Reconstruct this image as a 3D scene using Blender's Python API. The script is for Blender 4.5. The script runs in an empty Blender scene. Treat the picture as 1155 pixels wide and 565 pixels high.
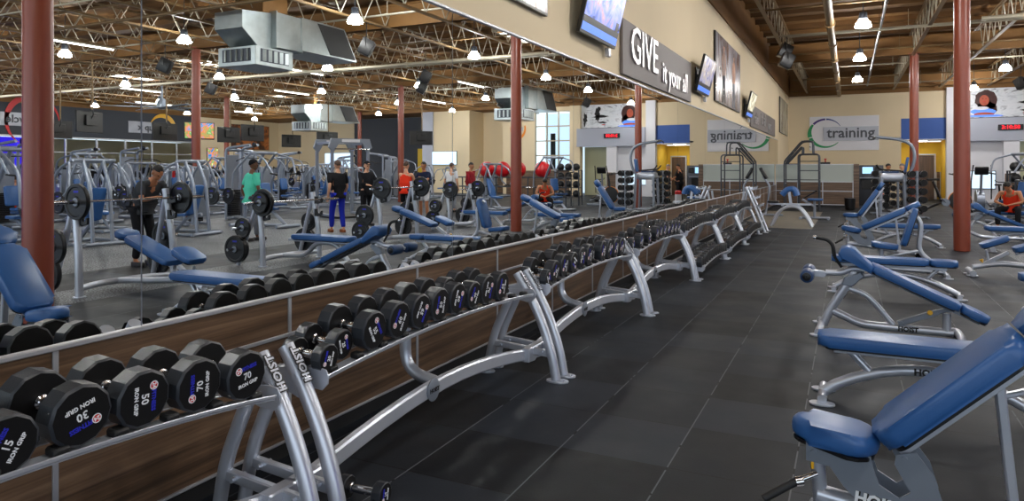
import bpy, bmesh, math, random
from mathutils import Vector, Matrix, Euler
random.seed(7)
PI = math.pi
scene = bpy.context.scene
COL = scene.collection
R = math.radians

# ------------------------------------------------------------------ materials
def lin(c):
    return tuple(((v/12.92) if v <= 0.04045 else ((v+0.055)/1.055)**2.4) for v in c)
def srgb(r, g, b):
    return lin((r/255, g/255, b/255))

def mat(name, color, rough=0.5, metal=0.0, bump=0.0, bscale=60.0, vary=0.0, vscale=8.0, emit=None, estr=0.0,
        coat=0.0, spec=0.5, trans=0.0, alpha=1.0):
    m = bpy.data.materials.new(name); m.use_nodes = True
    nt = m.node_tree; b = nt.nodes['Principled BSDF']
    b.inputs['Base Color'].default_value = (*color, 1)
    b.inputs['Roughness'].default_value = rough
    b.inputs['Metallic'].default_value = metal
    b.inputs['Specular IOR Level'].default_value = spec
    b.inputs['Coat Weight'].default_value = coat
    b.inputs['Transmission Weight'].default_value = trans
    if emit:
        b.inputs['Emission Color'].default_value = (*emit, 1)
        b.inputs['Emission Strength'].default_value = estr
    tc = nt.nodes.new('ShaderNodeTexCoord')
    if vary > 0:
        n = nt.nodes.new('ShaderNodeTexNoise'); n.inputs['Scale'].default_value = vscale
        n.inputs['Detail'].default_value = 4
        nt.links.new(tc.outputs['Object'], n.inputs['Vector'])
        mx = nt.nodes.new('ShaderNodeMix'); mx.data_type = 'RGBA'
        mx.inputs['A'].default_value = (*[c*(1-vary) for c in color], 1)
        mx.inputs['B'].default_value = (*[min(1, c*(1+vary)) for c in color], 1)
        nt.links.new(n.outputs['Fac'], mx.inputs['Factor'])
        nt.links.new(mx.outputs['Result'], b.inputs['Base Color'])
    if bump > 0:
        n = nt.nodes.new('ShaderNodeTexNoise'); n.inputs['Scale'].default_value = bscale
        n.inputs['Detail'].default_value = 3
        nt.links.new(tc.outputs['Object'], n.inputs['Vector'])
        bp = nt.nodes.new('ShaderNodeBump'); bp.inputs['Strength'].default_value = bump
        bp.inputs['Distance'].default_value = 0.002
        nt.links.new(n.outputs['Fac'], bp.inputs['Height'])
        nt.links.new(bp.outputs['Normal'], b.inputs['Normal'])
    return m

M = {}
M['silver'] = mat('silver_powder_coat', srgb(200, 205, 216), 0.3, 0.55, vary=0.05, vscale=5)
M['grey_metal'] = mat('grey_painted_steel', srgb(138, 146, 158), 0.38, 0.45, vary=0.05, vscale=5)
M['dark_metal'] = mat('dark_grey_steel', srgb(72, 76, 84), 0.4, 0.5, vary=0.06)
M['machine'] = mat('machine_silver_coat', srgb(150, 158, 172), 0.35, 0.5, vary=0.08, vscale=4)
M['chrome'] = mat('chrome', (0.78, 0.78, 0.8), 0.16, 1.0, vary=0.04, vscale=40)
M['urethane'] = mat('black_urethane', srgb(46, 50, 56), 0.34, 0.0, bump=0.25, bscale=220, vary=0.25, vscale=14, spec=0.55)
M['urethane_face'] = mat('black_urethane_face', srgb(12, 12, 14), 0.5, vary=0.1, vscale=20, spec=0.3)
M['rubber'] = mat('black_rubber', srgb(22, 23, 25), 0.55, 0.0, bump=0.2, bscale=150, vary=0.2)
M['plate'] = mat('black_plate_rubber', srgb(20, 21, 24), 0.42, 0.0, vary=0.25, vscale=10, bump=0.1)
M['vinyl'] = mat('blue_vinyl', srgb(48, 96, 158), 0.36, 0.0, bump=0.18, bscale=260, vary=0.07, vscale=6, spec=0.55)
M['vinyl_dark'] = mat('navy_vinyl', srgb(34, 66, 112), 0.4, 0.0, bump=0.15, bscale=260, vary=0.08)
M['white_paint'] = mat('white_lettering', srgb(235, 238, 242), 0.5, vary=0.02)
M['blue_paint'] = mat('blue_lettering', srgb(40, 44, 190), 0.5, vary=0.02)
M['red_paint'] = mat('red_print', srgb(205, 40, 44), 0.5, vary=0.02)
M['black_paint'] = mat('black_lettering', srgb(14, 14, 16), 0.5, vary=0.02)
M['column'] = mat('oxide_red_paint', srgb(140, 64, 42), 0.33, 0.0, bump=0.12, bscale=18, vary=0.12, vscale=3, spec=0.6)
M['cream'] = mat('cream_wall_paint', srgb(226, 208, 174), 0.8, bump=0.15, bscale=90, vary=0.03, vscale=1.2)
M['white_wall'] = mat('white_wall_paint', srgb(226, 226, 232), 0.75, vary=0.02, vscale=1)
M['lavender'] = mat('pale_grey_wall_paint', srgb(176, 180, 194), 0.75, vary=0.02, vscale=1)
M['yellow'] = mat('yellow_wall_paint', srgb(232, 196, 70), 0.75, vary=0.03, vscale=1)
M['olive'] = mat('sage_wall_paint', srgb(176, 176, 146), 0.8, vary=0.03, vscale=1)
M['blue_wall'] = mat('blue_wall_paint', srgb(62, 96, 168), 0.7, vary=0.03, vscale=1)
M['charcoal'] = mat('charcoal_wall_paint', srgb(62, 66, 74), 0.75, vary=0.04, vscale=1)
M['brown_paint'] = mat('ochre_timber', srgb(128, 90, 44), 0.7, vary=0.18, vscale=2.0, bump=0.2, bscale=20)
M['steel_tan'] = mat('tan_painted_steel', srgb(120, 96, 62), 0.45, 0.2, vary=0.12, vscale=2)
M['white_steel'] = mat('pale_steel', srgb(178, 170, 150), 0.45, 0.25, vary=0.06, vscale=2)
M['galv'] = mat('galvanised_sheet', srgb(178, 188, 190), 0.3, 0.85, vary=0.22, vscale=4)
M['trim'] = mat('aluminium_trim', srgb(196, 198, 204), 0.35, 0.6, vary=0.04)
M['tv_black'] = mat('black_plastic', srgb(18, 18, 20), 0.35, vary=0.1)
M['yellow_plastic'] = mat('yellow_plastic', srgb(232, 176, 30), 0.4, vary=0.03)
M['orange'] = mat('orange_sign', srgb(240, 140, 30), 0.5, vary=0.03)
M['red_rubber'] = mat('red_ball_rubber', srgb(205, 26, 34), 0.28, vary=0.06, spec=0.6)
M['black_ball'] = mat('black_ball_rubber', srgb(26, 28, 32), 0.4, vary=0.15)
M['sign_grey'] = mat('taupe_sign_face', srgb(112, 104, 102), 0.55, vary=0.05, vscale=2)
M['sign_steel'] = mat('brushed_sign_letter', srgb(205, 202, 204), 0.28, 0.75, vary=0.12, vscale=5)
M['green_paint'] = mat('green_sign', srgb(20, 146, 84), 0.5, vary=0.03)
M['purple_paint'] = mat('purple_sign', srgb(64, 34, 120), 0.5, vary=0.03)
M['navy_paint'] = mat('navy_sign', srgb(40, 60, 130), 0.5, vary=0.03)
M['sign_white'] = mat('white_sign_face', srgb(226, 226, 232), 0.6, vary=0.02)
M['sign_silver'] = mat('silver_sign_face', srgb(160, 163, 173), 0.4, 0.2, vary=0.1, vscale=3)
M['letter_dark'] = mat('dark_grey_letter', srgb(62, 64, 72), 0.5, vary=0.03)
M['frost'] = mat('frosted_panel', srgb(176, 184, 178), 0.35, vary=0.04, vscale=1)
M['skin_a'] = mat('skin_light', srgb(214, 160, 128), 0.55, vary=0.05)
M['skin_b'] = mat('skin_tan', srgb(176, 118, 84), 0.55, vary=0.05)
M['skin_c'] = mat('skin_brown', srgb(112, 72, 50), 0.55, vary=0.05)
M['print_hair'] = mat('printed_hair', srgb(64, 26, 22), 0.5, vary=0.4, vscale=9)
M['print_skin'] = mat('printed_skin', srgb(186, 84, 56), 0.5, vary=0.3, vscale=5)
M['hair'] = mat('dark_hair', srgb(24, 20, 18), 0.6, vary=0.3, vscale=60)
M['hair_grey'] = mat('grey_hair', srgb(120, 116, 112), 0.6, vary=0.2, vscale=60)
M['hair_brown'] = mat('brown_hair', srgb(70, 46, 32), 0.6, vary=0.2, vscale=60)
def cloth(n, c): M[n] = mat(n, c, 0.85, vary=0.1, vscale=9, bump=0.3, bscale=40, spec=0.2)
cloth('cloth_black', srgb(26, 26, 30)); cloth('cloth_charcoal', srgb(58, 60, 64)); cloth('cloth_teal', srgb(96, 222, 190))
cloth('cloth_grey', srgb(120, 124, 132)); cloth('cloth_blue', srgb(30, 44, 168)); cloth('cloth_red', srgb(170, 26, 34))
cloth('cloth_navy', srgb(28, 36, 62)); cloth('cloth_white', srgb(224, 226, 232)); cloth('cloth_orange', srgb(236, 60, 34))
cloth('cloth_tan', srgb(180, 156, 110)); cloth('cloth_dark_red', srgb(140, 24, 36))
M['shoe'] = mat('shoe', srgb(40, 38, 40), 0.6, vary=0.1)
M['shoe_brown'] = mat('shoe_brown', srgb(150, 84, 44), 0.6, vary=0.1)

def nodes(name):
    m = bpy.data.materials.new(name); m.use_nodes = True
    nt = m.node_tree
    return m, nt, nt.nodes['Principled BSDF'], nt.nodes.new, nt.links.new

# mirror glass
m, nt, b, N, L = nodes('mirror_glass')
b.inputs['Base Color'].default_value = (0.90, 0.93, 0.93, 1); b.inputs['Metallic'].default_value = 1
b.inputs['Roughness'].default_value = 0.0
M['mirror'] = m

# wood laminate, grain running along Y (or X with flag)
def wood(name, axis, ca, cb, cc):
    m, nt, b, N, L = nodes(name)
    tc = N('ShaderNodeTexCoord'); mp = N('ShaderNodeMapping')
    sc = {'Y': (8, 0.7, 26), 'X': (0.7, 8, 26), 'Z': (14, 14, 0.6)}[axis]
    mp.inputs['Scale'].default_value = sc
    L(tc.outputs['Object'], mp.inputs['Vector'])
    n = N('ShaderNodeTexNoise'); n.inputs['Scale'].default_value = 1.0; n.inputs['Detail'].default_value = 6
    n.inputs['Roughness'].default_value = 0.65; n.inputs['Distortion'].default_value = 0.6
    L(mp.outputs['Vector'], n.inputs['Vector'])
    cr = N('ShaderNodeValToRGB'); e = cr.color_ramp.elements
    e[0].position = 0.32; e[0].color = (*ca, 1); e[1].position = 0.72; e[1].color = (*cc, 1)
    k = e.new(0.52); k.color = (*cb, 1)
    L(n.outputs['Fac'], cr.inputs['Fac']); L(cr.outputs['Color'], b.inputs['Base Color'])
    b.inputs['Roughness'].default_value = 0.34
    bp = N('ShaderNodeBump'); bp.inputs['Strength'].default_value = 0.08; bp.inputs['Distance'].default_value = 0.002
    L(n.outputs['Fac'], bp.inputs['Height']); L(bp.outputs['Normal'], b.inputs['Normal'])
    return m
M['wood'] = wood('walnut_laminate', 'Y', srgb(66, 50, 38), srgb(104, 80, 60), srgb(138, 112, 88))
M['wood_x'] = wood('walnut_laminate_across', 'X', srgb(66, 50, 38), srgb(104, 80, 60), srgb(138, 112, 88))
M['wood_door'] = wood('dark_door_veneer', 'Z', srgb(60, 44, 34), srgb(84, 62, 46), srgb(102, 78, 58))

# rubber tile floor with speckled zone and dark lifting strips
m, nt, b, N, L = nodes('rubber_tile_floor')
tc = N('ShaderNodeTexCoord'); sep = N('ShaderNodeSeparateXYZ'); L(tc.outputs['Object'], sep.inputs[0])
def mth(op, a, c=None, clamp=False):
    n = N('ShaderNodeMath'); n.operation = op; n.use_clamp = clamp
    for i, v in enumerate((a, c)):
        if v is None: continue
        if isinstance(v, (int, float)): n.inputs[i].default_value = v
        else: L(v, n.inputs[i])
    return n.outputs[0]
TX, TY = 0.607, 0.627
ux = mth('DIVIDE', mth('ADD', sep.outputs['X'], 0.862+TX*40), TX)
uy = mth('DIVIDE', mth('ADD', sep.outputs['Y'], -3.64+TY*40), TY)
fx = mth('FRACT', ux); fy = mth('FRACT', uy); ix = mth('FLOOR', ux); iy = mth('FLOOR', uy)
def seam(f, w):   # 1 near the seam
    return mth('GREATER_THAN', mth('ABSOLUTE', mth('SUBTRACT', f, 0.5)), 0.5-w)
sx = seam(fx, 0.0065); sy = seam(fy, 0.008)
cmb = N('ShaderNodeCombineXYZ'); L(ix, cmb.inputs[0]); L(iy, cmb.inputs[1])
wn = N('ShaderNodeTexWhiteNoise'); wn.noise_dimensions = '2D'; L(cmb.outputs[0], wn.inputs['Vector'])
ns = N('ShaderNodeTexNoise'); ns.inputs['Scale'].default_value = 2.2; ns.inputs['Detail'].default_value = 5
L(tc.outputs['Object'], ns.inputs['Vector'])
fine = N('ShaderNodeTexNoise'); fine.inputs['Scale'].default_value = 90; fine.inputs['Detail'].default_value = 3
L(tc.outputs['Object'], fine.inputs['Vector'])
val = mth('ADD', mth('MULTIPLY', wn.outputs['Value'], 0.62), mth('MULTIPLY', ns.outputs['Fac'], 0.42))
cr = N('ShaderNodeValToRGB'); e = cr.color_ramp.elements
e[0].position = 0.25; e[0].color = (*srgb(12, 16, 21), 1); e[1].position = 0.85; e[1].color = (*srgb(42, 48, 57), 1)
L(val, cr.inputs['Fac'])
def mix(f, a, c):
    n = N('ShaderNodeMix'); n.data_type = 'RGBA'
    for k, v in (('Factor', f), ('A', a), ('B', c)):
        if isinstance(v, tuple): n.inputs[k].default_value = (*v, 1)
        elif isinstance(v, (int, float)): n.inputs[k].default_value = v
        else: L(v, n.inputs[k])
    return n.outputs['Result']
c1 = mix(sy, cr.outputs['Color'], srgb(4, 5, 6))
seamn = N('ShaderNodeTexNoise'); seamn.inputs['Scale'].default_value = 6
L(tc.outputs['Object'], seamn.inputs['Vector'])
c2 = mix(sx, c1, mix(mth('GREATER_THAN', seamn.outputs['Fac'], 0.40), srgb(8, 9, 10), srgb(92, 96, 102)))
# speckled rubber beyond the benches
spk = N('ShaderNodeTexNoise'); spk.inputs['Scale'].default_value = 42; spk.inputs['Detail'].default_value = 4
L(tc.outputs['Object'], spk.inputs['Vector'])
scr = N('ShaderNodeValToRGB'); e = scr.color_ramp.elements
e[0].position = 0.42; e[0].color = (*srgb(34, 36, 40), 1); e[1].position = 0.62; e[1].color = (*srgb(150, 153, 158), 1)
L(spk.outputs['Fac'], scr.inputs['Fac'])
X, Y = sep.outputs['X'], sep.outputs['Y']
def band(a, c): return mth('MULTIPLY', mth('GREATER_THAN', X, a), mth('LESS_THAN', X, c))
msk = mth('ADD', band(2.6, 3.55), band(4.95, 12.4), True)
msk = mth('MULTIPLY', msk, mth('LESS_THAN', Y, 16.3))
c3 = mix(msk, c2, scr.outputs['Color'])
msk2 = mth('MULTIPLY', mth('GREATER_THAN', X, 12.4), 1.0)
c4 = mix(msk2, c3, srgb(52, 57, 66))
# scuffed light mat area at the far end of the wall
m3 = mth('MULTIPLY', mth('MULTIPLY', mth('GREATER_THAN', Y, 19.6), mth('LESS_THAN', X, -0.85)), mth('LESS_THAN', Y, 27.5))
c5 = mix(m3, c4, mix(mth('MULTIPLY', ns.outputs['Fac'], 1.0), srgb(84, 80, 74), srgb(150, 142, 128)))
L(c5, b.inputs['Base Color'])
rg = mth('ADD', mth('MULTIPLY', ns.outputs['Fac'], 0.3), 0.38)
L(rg, b.inputs['Roughness']); b.inputs['Specular IOR Level'].default_value = 0.22
bp = N('ShaderNodeBump'); bp.inputs['Strength'].default_value = 0.25; bp.inputs['Distance'].default_value = 0.002
L(mth('SUBTRACT', fine.outputs['Fac'], mth('MULTIPLY', mth('MAXIMUM', sx, sy), 2.0)), bp.inputs['Height'])
L(bp.outputs['Normal'], b.inputs['Normal'])
M['floor'] = m

# screen / poster picture materials: colourful blurred procedural pictures
def picture(name, cols, scale, estr, dist=1.5, rough=0.2, stretch=(1, 1, 1)):
    m, nt, b, N, L = nodes(name)
    tc = N('ShaderNodeTexCoord'); mp = N('ShaderNodeMapping'); mp.inputs['Scale'].default_value = stretch
    L(tc.outputs['Object'], mp.inputs['Vector'])
    n = N('ShaderNodeTexNoise'); n.inputs['Scale'].default_value = scale; n.inputs['Detail'].default_value = 5
    n.inputs['Distortion'].default_value = dist
    L(mp.outputs['Vector'], n.inputs['Vector'])
    cr = N('ShaderNodeValToRGB'); e = cr.color_ramp.elements
    k = len(cols)
    e[0].position = 0.3; e[0].color = (*cols[0], 1); e[1].position = 0.7; e[1].color = (*cols[-1], 1)
    for i in range(1, k-1):
        q = e.new(0.3+0.4*i/(k-1)); q.color = (*cols[i], 1)
    L(n.outputs['Fac'], cr.inputs['Fac']); L(cr.outputs['Color'], b.inputs['Base Color'])
    b.inputs['Roughness'].default_value = rough
    if estr > 0:
        L(cr.outputs['Color'], b.inputs['Emission Color']); b.inputs['Emission Strength'].default_value = estr
    return m
M['screen_a'] = picture('screen_picture_blue', [srgb(30, 40, 90), srgb(90, 110, 200), srgb(130, 140, 220), srgb(170, 130, 150), srgb(200, 205, 235)], 3.2, 0.55)
M['screen_b'] = picture('screen_picture_grey', [srgb(60, 50, 80), srgb(150, 150, 180), srgb(170, 160, 150), srgb(210, 210, 222)], 2.6, 0.45)
M['screen_c'] = picture('screen_picture_light', [srgb(90, 100, 70), srgb(190, 180, 150), srgb(230, 225, 200), srgb(235, 235, 235)], 2.6, 0.5)
M['screen_d'] = picture('screen_picture_game', [srgb(20, 60, 150), srgb(30, 140, 200), srgb(220, 120, 60), srgb(60, 160, 90), srgb(240, 220, 160)], 2.2, 0.55)
M['screen_bar'] = mat('screen_ticker', srgb(80, 130, 220), 0.3, emit=srgb(70, 120, 225), estr=0.5, vary=0.2, vscale=20)
M['led_red'] = mat('red_led', srgb(240, 20, 40), 0.4, emit=srgb(255, 16, 36), estr=1.1)
M['kiosk_screen'] = mat('kiosk_screen', srgb(180, 220, 250), 0.3, emit=srgb(150, 205, 250), estr=0.6)
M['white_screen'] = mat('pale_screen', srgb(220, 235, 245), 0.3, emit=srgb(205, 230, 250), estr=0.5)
M['poster_a'] = picture('poster_picture_brown', [srgb(44, 32, 28), srgb(120, 78, 56), srgb(170, 168, 178), srgb(110, 84, 76), srgb(206, 208, 216)], 1.1, 0, 1.0, 0.25, (1, 1.5, 0.35))
M['poster_b'] = picture('poster_picture_pale', [srgb(96, 92, 80), srgb(150, 146, 130), srgb(190, 186, 170), srgb(120, 112, 96)], 1.3, 0, 1.0, 0.25, (1, 1.2, 0.4))
M['poster_c'] = picture('poster_ink_splash', [srgb(90, 92, 98), srgb(214, 218, 226), srgb(226, 230, 236), srgb(230, 232, 238), srgb(150, 154, 162)], 1.6, 0, 2.5, 0.4, (0.6, 1, 1.6))
M['poster_d'] = picture('poster_picture_dark', [srgb(30, 24, 22), srgb(90, 50, 30), srgb(200, 120, 60), srgb(60, 40, 40)], 1.2, 0, 1.0, 0.4)
M['lamp_glass'] = mat('lamp_diffuser', (1, 0.98, 0.93), 0.3, emit=(1.0, 0.975, 0.94), estr=95)
M['tube_glow'] = mat('fluorescent_tube', (1, 1, 1), 0.3, emit=(1.0, 0.98, 0.92), estr=9)
M['skylight'] = mat('skylight_panel', (1, 1, 1), 0.3, emit=(0.93, 0.97, 1.0), estr=7)
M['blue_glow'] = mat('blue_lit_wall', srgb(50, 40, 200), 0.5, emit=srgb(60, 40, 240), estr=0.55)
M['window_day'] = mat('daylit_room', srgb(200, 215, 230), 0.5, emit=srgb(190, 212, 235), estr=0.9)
m, nt, b, N, L = nodes('clear_glass')
b.inputs['Base Color'].default_value = (0.85, 0.92, 0.92, 1); b.inputs['Roughness'].default_value = 0.02
b.inputs['Transmission Weight'].default_value = 1.0; b.inputs['IOR'].default_value = 1.02
M['glass'] = m

# ceiling deck: ribbed tan planks
m, nt, b, N, L = nodes('ceiling_deck_planks')
tc = N('ShaderNodeTexCoord'); sep = N('ShaderNodeSeparateXYZ'); L(tc.outputs['Object'], sep.inputs[0])
n = N('ShaderNodeTexNoise'); n.inputs['Scale'].default_value = 1.4; n.inputs['Detail'].default_value = 6
mp = N('ShaderNodeMapping'); mp.inputs['Scale'].default_value = (0.4, 2.5, 1); L(tc.outputs['Object'], mp.inputs['Vector'])
L(mp.outputs['Vector'], n.inputs['Vector'])
cr = N('ShaderNodeValToRGB'); e = cr.color_ramp.elements
e[0].position = 0.3; e[0].color = (*srgb(78, 52, 22), 1); e[1].position = 0.7; e[1].color = (*srgb(122, 84, 38), 1)
L(n.outputs['Fac'], cr.inputs['Fac']); L(cr.outputs['Color'], b.inputs['Base Color']); b.inputs['Roughness'].default_value = 0.7
M['deck'] = m

# ------------------------------------------------------------------ mesh builder
class MB:
    def __init__(s): s.bm = bmesh.new()
    def box(s, c, d, rot=None, bevel=0.0, seg=1):
        mtx = Matrix.Translation(c)
        if rot is not None: mtx = mtx @ (rot if isinstance(rot, Matrix) else Euler(rot).to_matrix().to_4x4())
        mtx = mtx @ Matrix.Diagonal((*d, 1))
        g = bmesh.ops.create_cube(s.bm, size=1.0, matrix=mtx)
        if bevel > 0:
            ed = list({e for v in g['verts'] for e in v.link_edges})
            bmesh.ops.bevel(s.bm, geom=ed, offset=bevel, segments=seg, profile=0.5, affect='EDGES')
        return s
    def ring(s, c, ax1, ax2, prof):
        return [s.bm.verts.new(c + ax1*p[0] + ax2*p[1]) for p in prof]
    def skin(s, rings, closed_prof=True, cap=True):
        n = len(rings[0])
        for a, b_ in zip(rings[:-1], rings[1:]):
            for i in range(n if closed_prof else n-1):
                j = (i+1) % n
                try: s.bm.faces.new((a[i], a[j], b_[j], b_[i]))
                except ValueError: pass
        if cap:
            s.bm.faces.new(list(reversed(rings[0]))); s.bm.faces.new(rings[-1])
    def sweep(s, pts, prof, bend=0.0, bseg=5, up=None, radii=None):
        pts = [Vector(p) for p in pts]
        if bend > 0 and len(pts) > 2:
            out = [pts[0]]
            for i in range(1, len(pts)-1):
                p, a, c = pts[i], pts[i-1], pts[i+1]
                d1 = (a-p); d2 = (c-p); r = min(bend, d1.length*0.48, d2.length*0.48)
                p1 = p + d1.normalized()*r; p2 = p + d2.normalized()*r
                for k in range(bseg+1):
                    t = k/bseg
                    out.append(p1*(1-t)**2 + p*2*t*(1-t) + p2*t**2)
            out.append(pts[-1]); pts = out
        tang = []
        for i in range(len(pts)):
            a = pts[max(0, i-1)]; c = pts[min(len(pts)-1, i+1)]
            tang.append((c-a).normalized())
        u = Vector(up) if up is not None else (Vector((0, 0, 1)) if abs(tang[0].z) < 0.9 else Vector((1, 0, 0)))
        rings = []
        for i, (p, t) in enumerate(zip(pts, tang)):
            ax1 = t.cross(u)
            if ax1.length < 1e-5: ax1 = t.orthogonal()
            ax1.normalize(); ax2 = ax1.cross(t).normalized()
            if up is None: u = ax2
            k = radii[i] if radii else 1.0
            rings.append(s.ring(p, ax1*k, ax2*k, prof))
        s.skin(rings)
        return s
    def tube(s, pts, r, seg=10, bend=0.0, bseg=5):
        prof = [(r*math.cos(2*PI*i/seg), r*math.sin(2*PI*i/seg)) for i in range(seg)]
        return s.sweep(pts, prof, bend, bseg)
    def rtube(s, pts, w, h, bend=0.0, bseg=5, up=(0, 0, 1), ch=0.006):
        a, b_ = w/2, h/2; c = min(ch, a*0.5, b_*0.5)
        prof = [(a-c, -b_), (a, -b_+c), (a, b_-c), (a-c, b_), (-a+c, b_), (-a, b_-c), (-a, -b_+c), (-a+c, -b_)]
        return s.sweep(pts, prof, bend, bseg, up=up)
    def cyl(s, p0, p1, r, r1=None, seg=16):
        p0, p1 = Vector(p0), Vector(p1)
        r1 = r if r1 is None else r1
        t = (p1-p0).normalized(); ax1 = t.orthogonal().normalized(); ax2 = t.cross(ax1)
        pr = [(math.cos(2*PI*i/seg), math.sin(2*PI*i/seg)) for i in range(seg)]
        a = s.ring(p0, ax1*r, ax2*r, pr); b_ = s.ring(p1, ax1*r1, ax2*r1, pr)
        s.skin([a, b_]); return s
    def lathe(s, prof, p0=(0, 0, 0), axis=(0, 0, 1), seg=20, rot=0.0):
        """prof: list of (distance along axis, radius)"""
        p0 = Vector(p0); t = Vector(axis).normalized()
        ax1 = (Vector((0, 0, 1)) if abs(t.z) < 0.9 else Vector((1, 0, 0))).cross(t).normalized(); ax2 = t.cross(ax1)
        pr = [(math.cos(2*PI*i/seg+rot), math.sin(2*PI*i/seg+rot)) for i in range(seg)]
        rings = [s.ring(p0+t*z, ax1*r, ax2*r, pr) for z, r in prof]
        s.skin(rings); return s
    def sphere(s, c, r, sc=(1, 1, 1), seg=16, rot=None):
        mtx = Matrix.Translation(c)
        if rot is not None: mtx = mtx @ Euler(rot).to_matrix().to_4x4()
        bmesh.ops.create_uvsphere(s.bm, u_segments=seg, v_segments=max(6, seg//2+2), radius=r, matrix=mtx @ Matrix.Diagonal((*sc, 1)))
        return s
    def prism(s, outline, thick, mtx=Matrix(), bevel=0.0, seg=1, center=True):
        """outline in local XY, extruded along local Z"""
        z0 = -thick/2 if center else 0.0
        vs = [s.bm.verts.new(mtx @ Vector((x, y, z0))) for x, y in outline]
        vt = [s.bm.verts.new(mtx @ Vector((x, y, z0+thick))) for x, y in outline]
        n = len(outline); fs = []
        fb = s.bm.faces.new(list(reversed(vs))); ft = s.bm.faces.new(vt)
        for i in range(n):
            j = (i+1) % n
            s.bm.faces.new((vs[i], vs[j], vt[j], vt[i]))
        if bevel > 0:
            ed = list(set(fb.edges) | set(ft.edges))
            bmesh.ops.bevel(s.bm, geom=ed, offset=bevel, segments=seg, profile=0.5, affect='EDGES')
        return s
    def text(s, body, size, mtx, depth=0.002, bold=0.0, align='CENTER'):
        cu = bpy.data.curves.new('txt', 'FONT'); cu.body = body; cu.size = size; cu.extrude = depth
        cu.align_x = align; cu.align_y = 'CENTER'; cu.resolution_u = 2; cu.offset = bold
        ob = bpy.data.objects.new('txt', cu); COL.objects.link(ob)
        dg = bpy.context.evaluated_depsgraph_get(); dg.update()
        me = bpy.data.meshes.new_from_object(ob.evaluated_get(dg))
        me.transform(mtx)
        s.bm.from_mesh(me)
        bpy.data.objects.remove(ob); bpy.data.meshes.remove(me); bpy.data.curves.remove(cu)
        return s
    def build(s, name, material, parent=None, smooth=True, sharp=38, wn=False):
        bm = s.bm
        bmesh.ops.recalc_face_normals(bm, faces=bm.faces)
        if smooth:
            lim = R(sharp)
            for f in bm.faces: f.smooth = True
            for e in bm.edges:
                e.smooth = len(e.link_faces) == 2 and e.calc_face_angle(0) < lim
        me = bpy.data.meshes.new(name); bm.to_mesh(me); bm.free()
        me.materials.append(M[material] if isinstance(material, str) else material)
        o = bpy.data.objects.new(name, me); COL.objects.link(o)
        if parent is not None: o.parent = parent
        return o

def rrect(w, h, r, n=4, cx=0, cy=0):
    out = []
    for (sx_, sy_, a0) in ((1, 1, 0), (-1, 1, 90), (-1, -1, 180), (1, -1, 270)):
        for k in range(n+1):
            a = R(a0+90*k/n)
            out.append((cx+sx_*(w/2-r)+r*math.cos(a), cy+sy_*(h/2-r)+r*math.sin(a)))
    return out
def tag(o, label=None, cat=None, group=None, kind=None):
    if label: o['label'] = label
    if cat: o['category'] = cat
    if group: o['group'] = group
    if kind: o['kind'] = kind
    return o
def empty(name, loc=(0, 0, 0), rz=0.0):
    o = bpy.data.objects.new(name, None); o.empty_display_size = 0.1
    COL.objects.link(o); o.location = loc; o.rotation_euler = (0, 0, rz)
    return o
KIDS = {}
def kids(o):
    return [c for c in bpy.data.objects if c.parent == o]
def copy_tree(o, parent=None):
    c = o.copy(); COL.objects.link(c)
    if parent is not None: c.parent = parent
    if o.name not in KIDS: KIDS[o.name] = kids(o)
    ks = KIDS[o.name]
    for ch in ks: copy_tree(ch, c)
    return c
def drop_tree(o):
    for ch in kids(o): drop_tree(ch)
    bpy.data.objects.remove(o)
class Proto:
    """first use moves the original, later uses copy it"""
    def __init__(s, root): s.root = root; s.used = False
    def put(s, loc, rz=0.0, label=None, cat=None, group=None, rot=None, scale=None):
        if not s.used: o = s.root; s.used = True
        else: o = copy_tree(s.root)
        for k in ('label', 'group'):
            if k in o: del o[k]
        o.location = loc; o.rotation_euler = rot if rot is not None else (0, 0, rz)
        if scale: o.scale = (scale,)*3
        else: o.scale = (1, 1, 1)
        return tag(o, label, cat, group)
def frame(o, x, y, z=None):
    """matrix from origin o, x axis, y axis"""
    x = Vector(x).normalized(); y = Vector(y); z = x.cross(y).normalized(); y = z.cross(x)
    return Matrix(((x.x, y.x, z.x, o[0]), (x.y, y.y, z.y, o[1]), (x.z, y.z, z.z, o[2]), (0, 0, 0, 1)))
def struct(mb, name, material, smooth=False):
    o = mb.build(name, material, smooth=smooth); o['kind'] = 'structure'; return o

# ------------------------------------------------------------------ camera
H_CAM = 1.58; F_PX = 780.0; YAW = R(25.95)
cam_d = bpy.data.cameras.new('camera'); cam = bpy.data.objects.new('camera', cam_d); COL.objects.link(cam)
cam.location = (0, 0, H_CAM); cam.rotation_euler = (R(90), 0, YAW)
cam_d.sensor_fit = 'HORIZONTAL'; cam_d.sensor_width = 36; cam_d.lens = 36*F_PX/1155
cam_d.shift_y = -(282.5-190)/1155; cam_d.clip_end = 200; cam_d.clip_start = 0.05
scene.camera = cam
vs = scene.view_settings
vs.view_transform = 'Standard'; vs.look = 'None'; vs.gamma = 1.0; vs.use_curve_mapping = False; vs.exposure = 0.8
# ------------------------------------------------------------------ room shell
WX = -2.78          # face of the mirror wall
YB = 38.5           # far wall
XR = 36.5           # opposite wall
ZT = 5.28           # top of painted wall
ZD = 6.45           # deck
YN = -9.0
mb = MB(); mb.box(((WX+44)/2, (YN+46)/2, -0.1), (48-WX, 46-YN+2, 0.2)); struct(mb, 'floor', 'floor')

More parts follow.
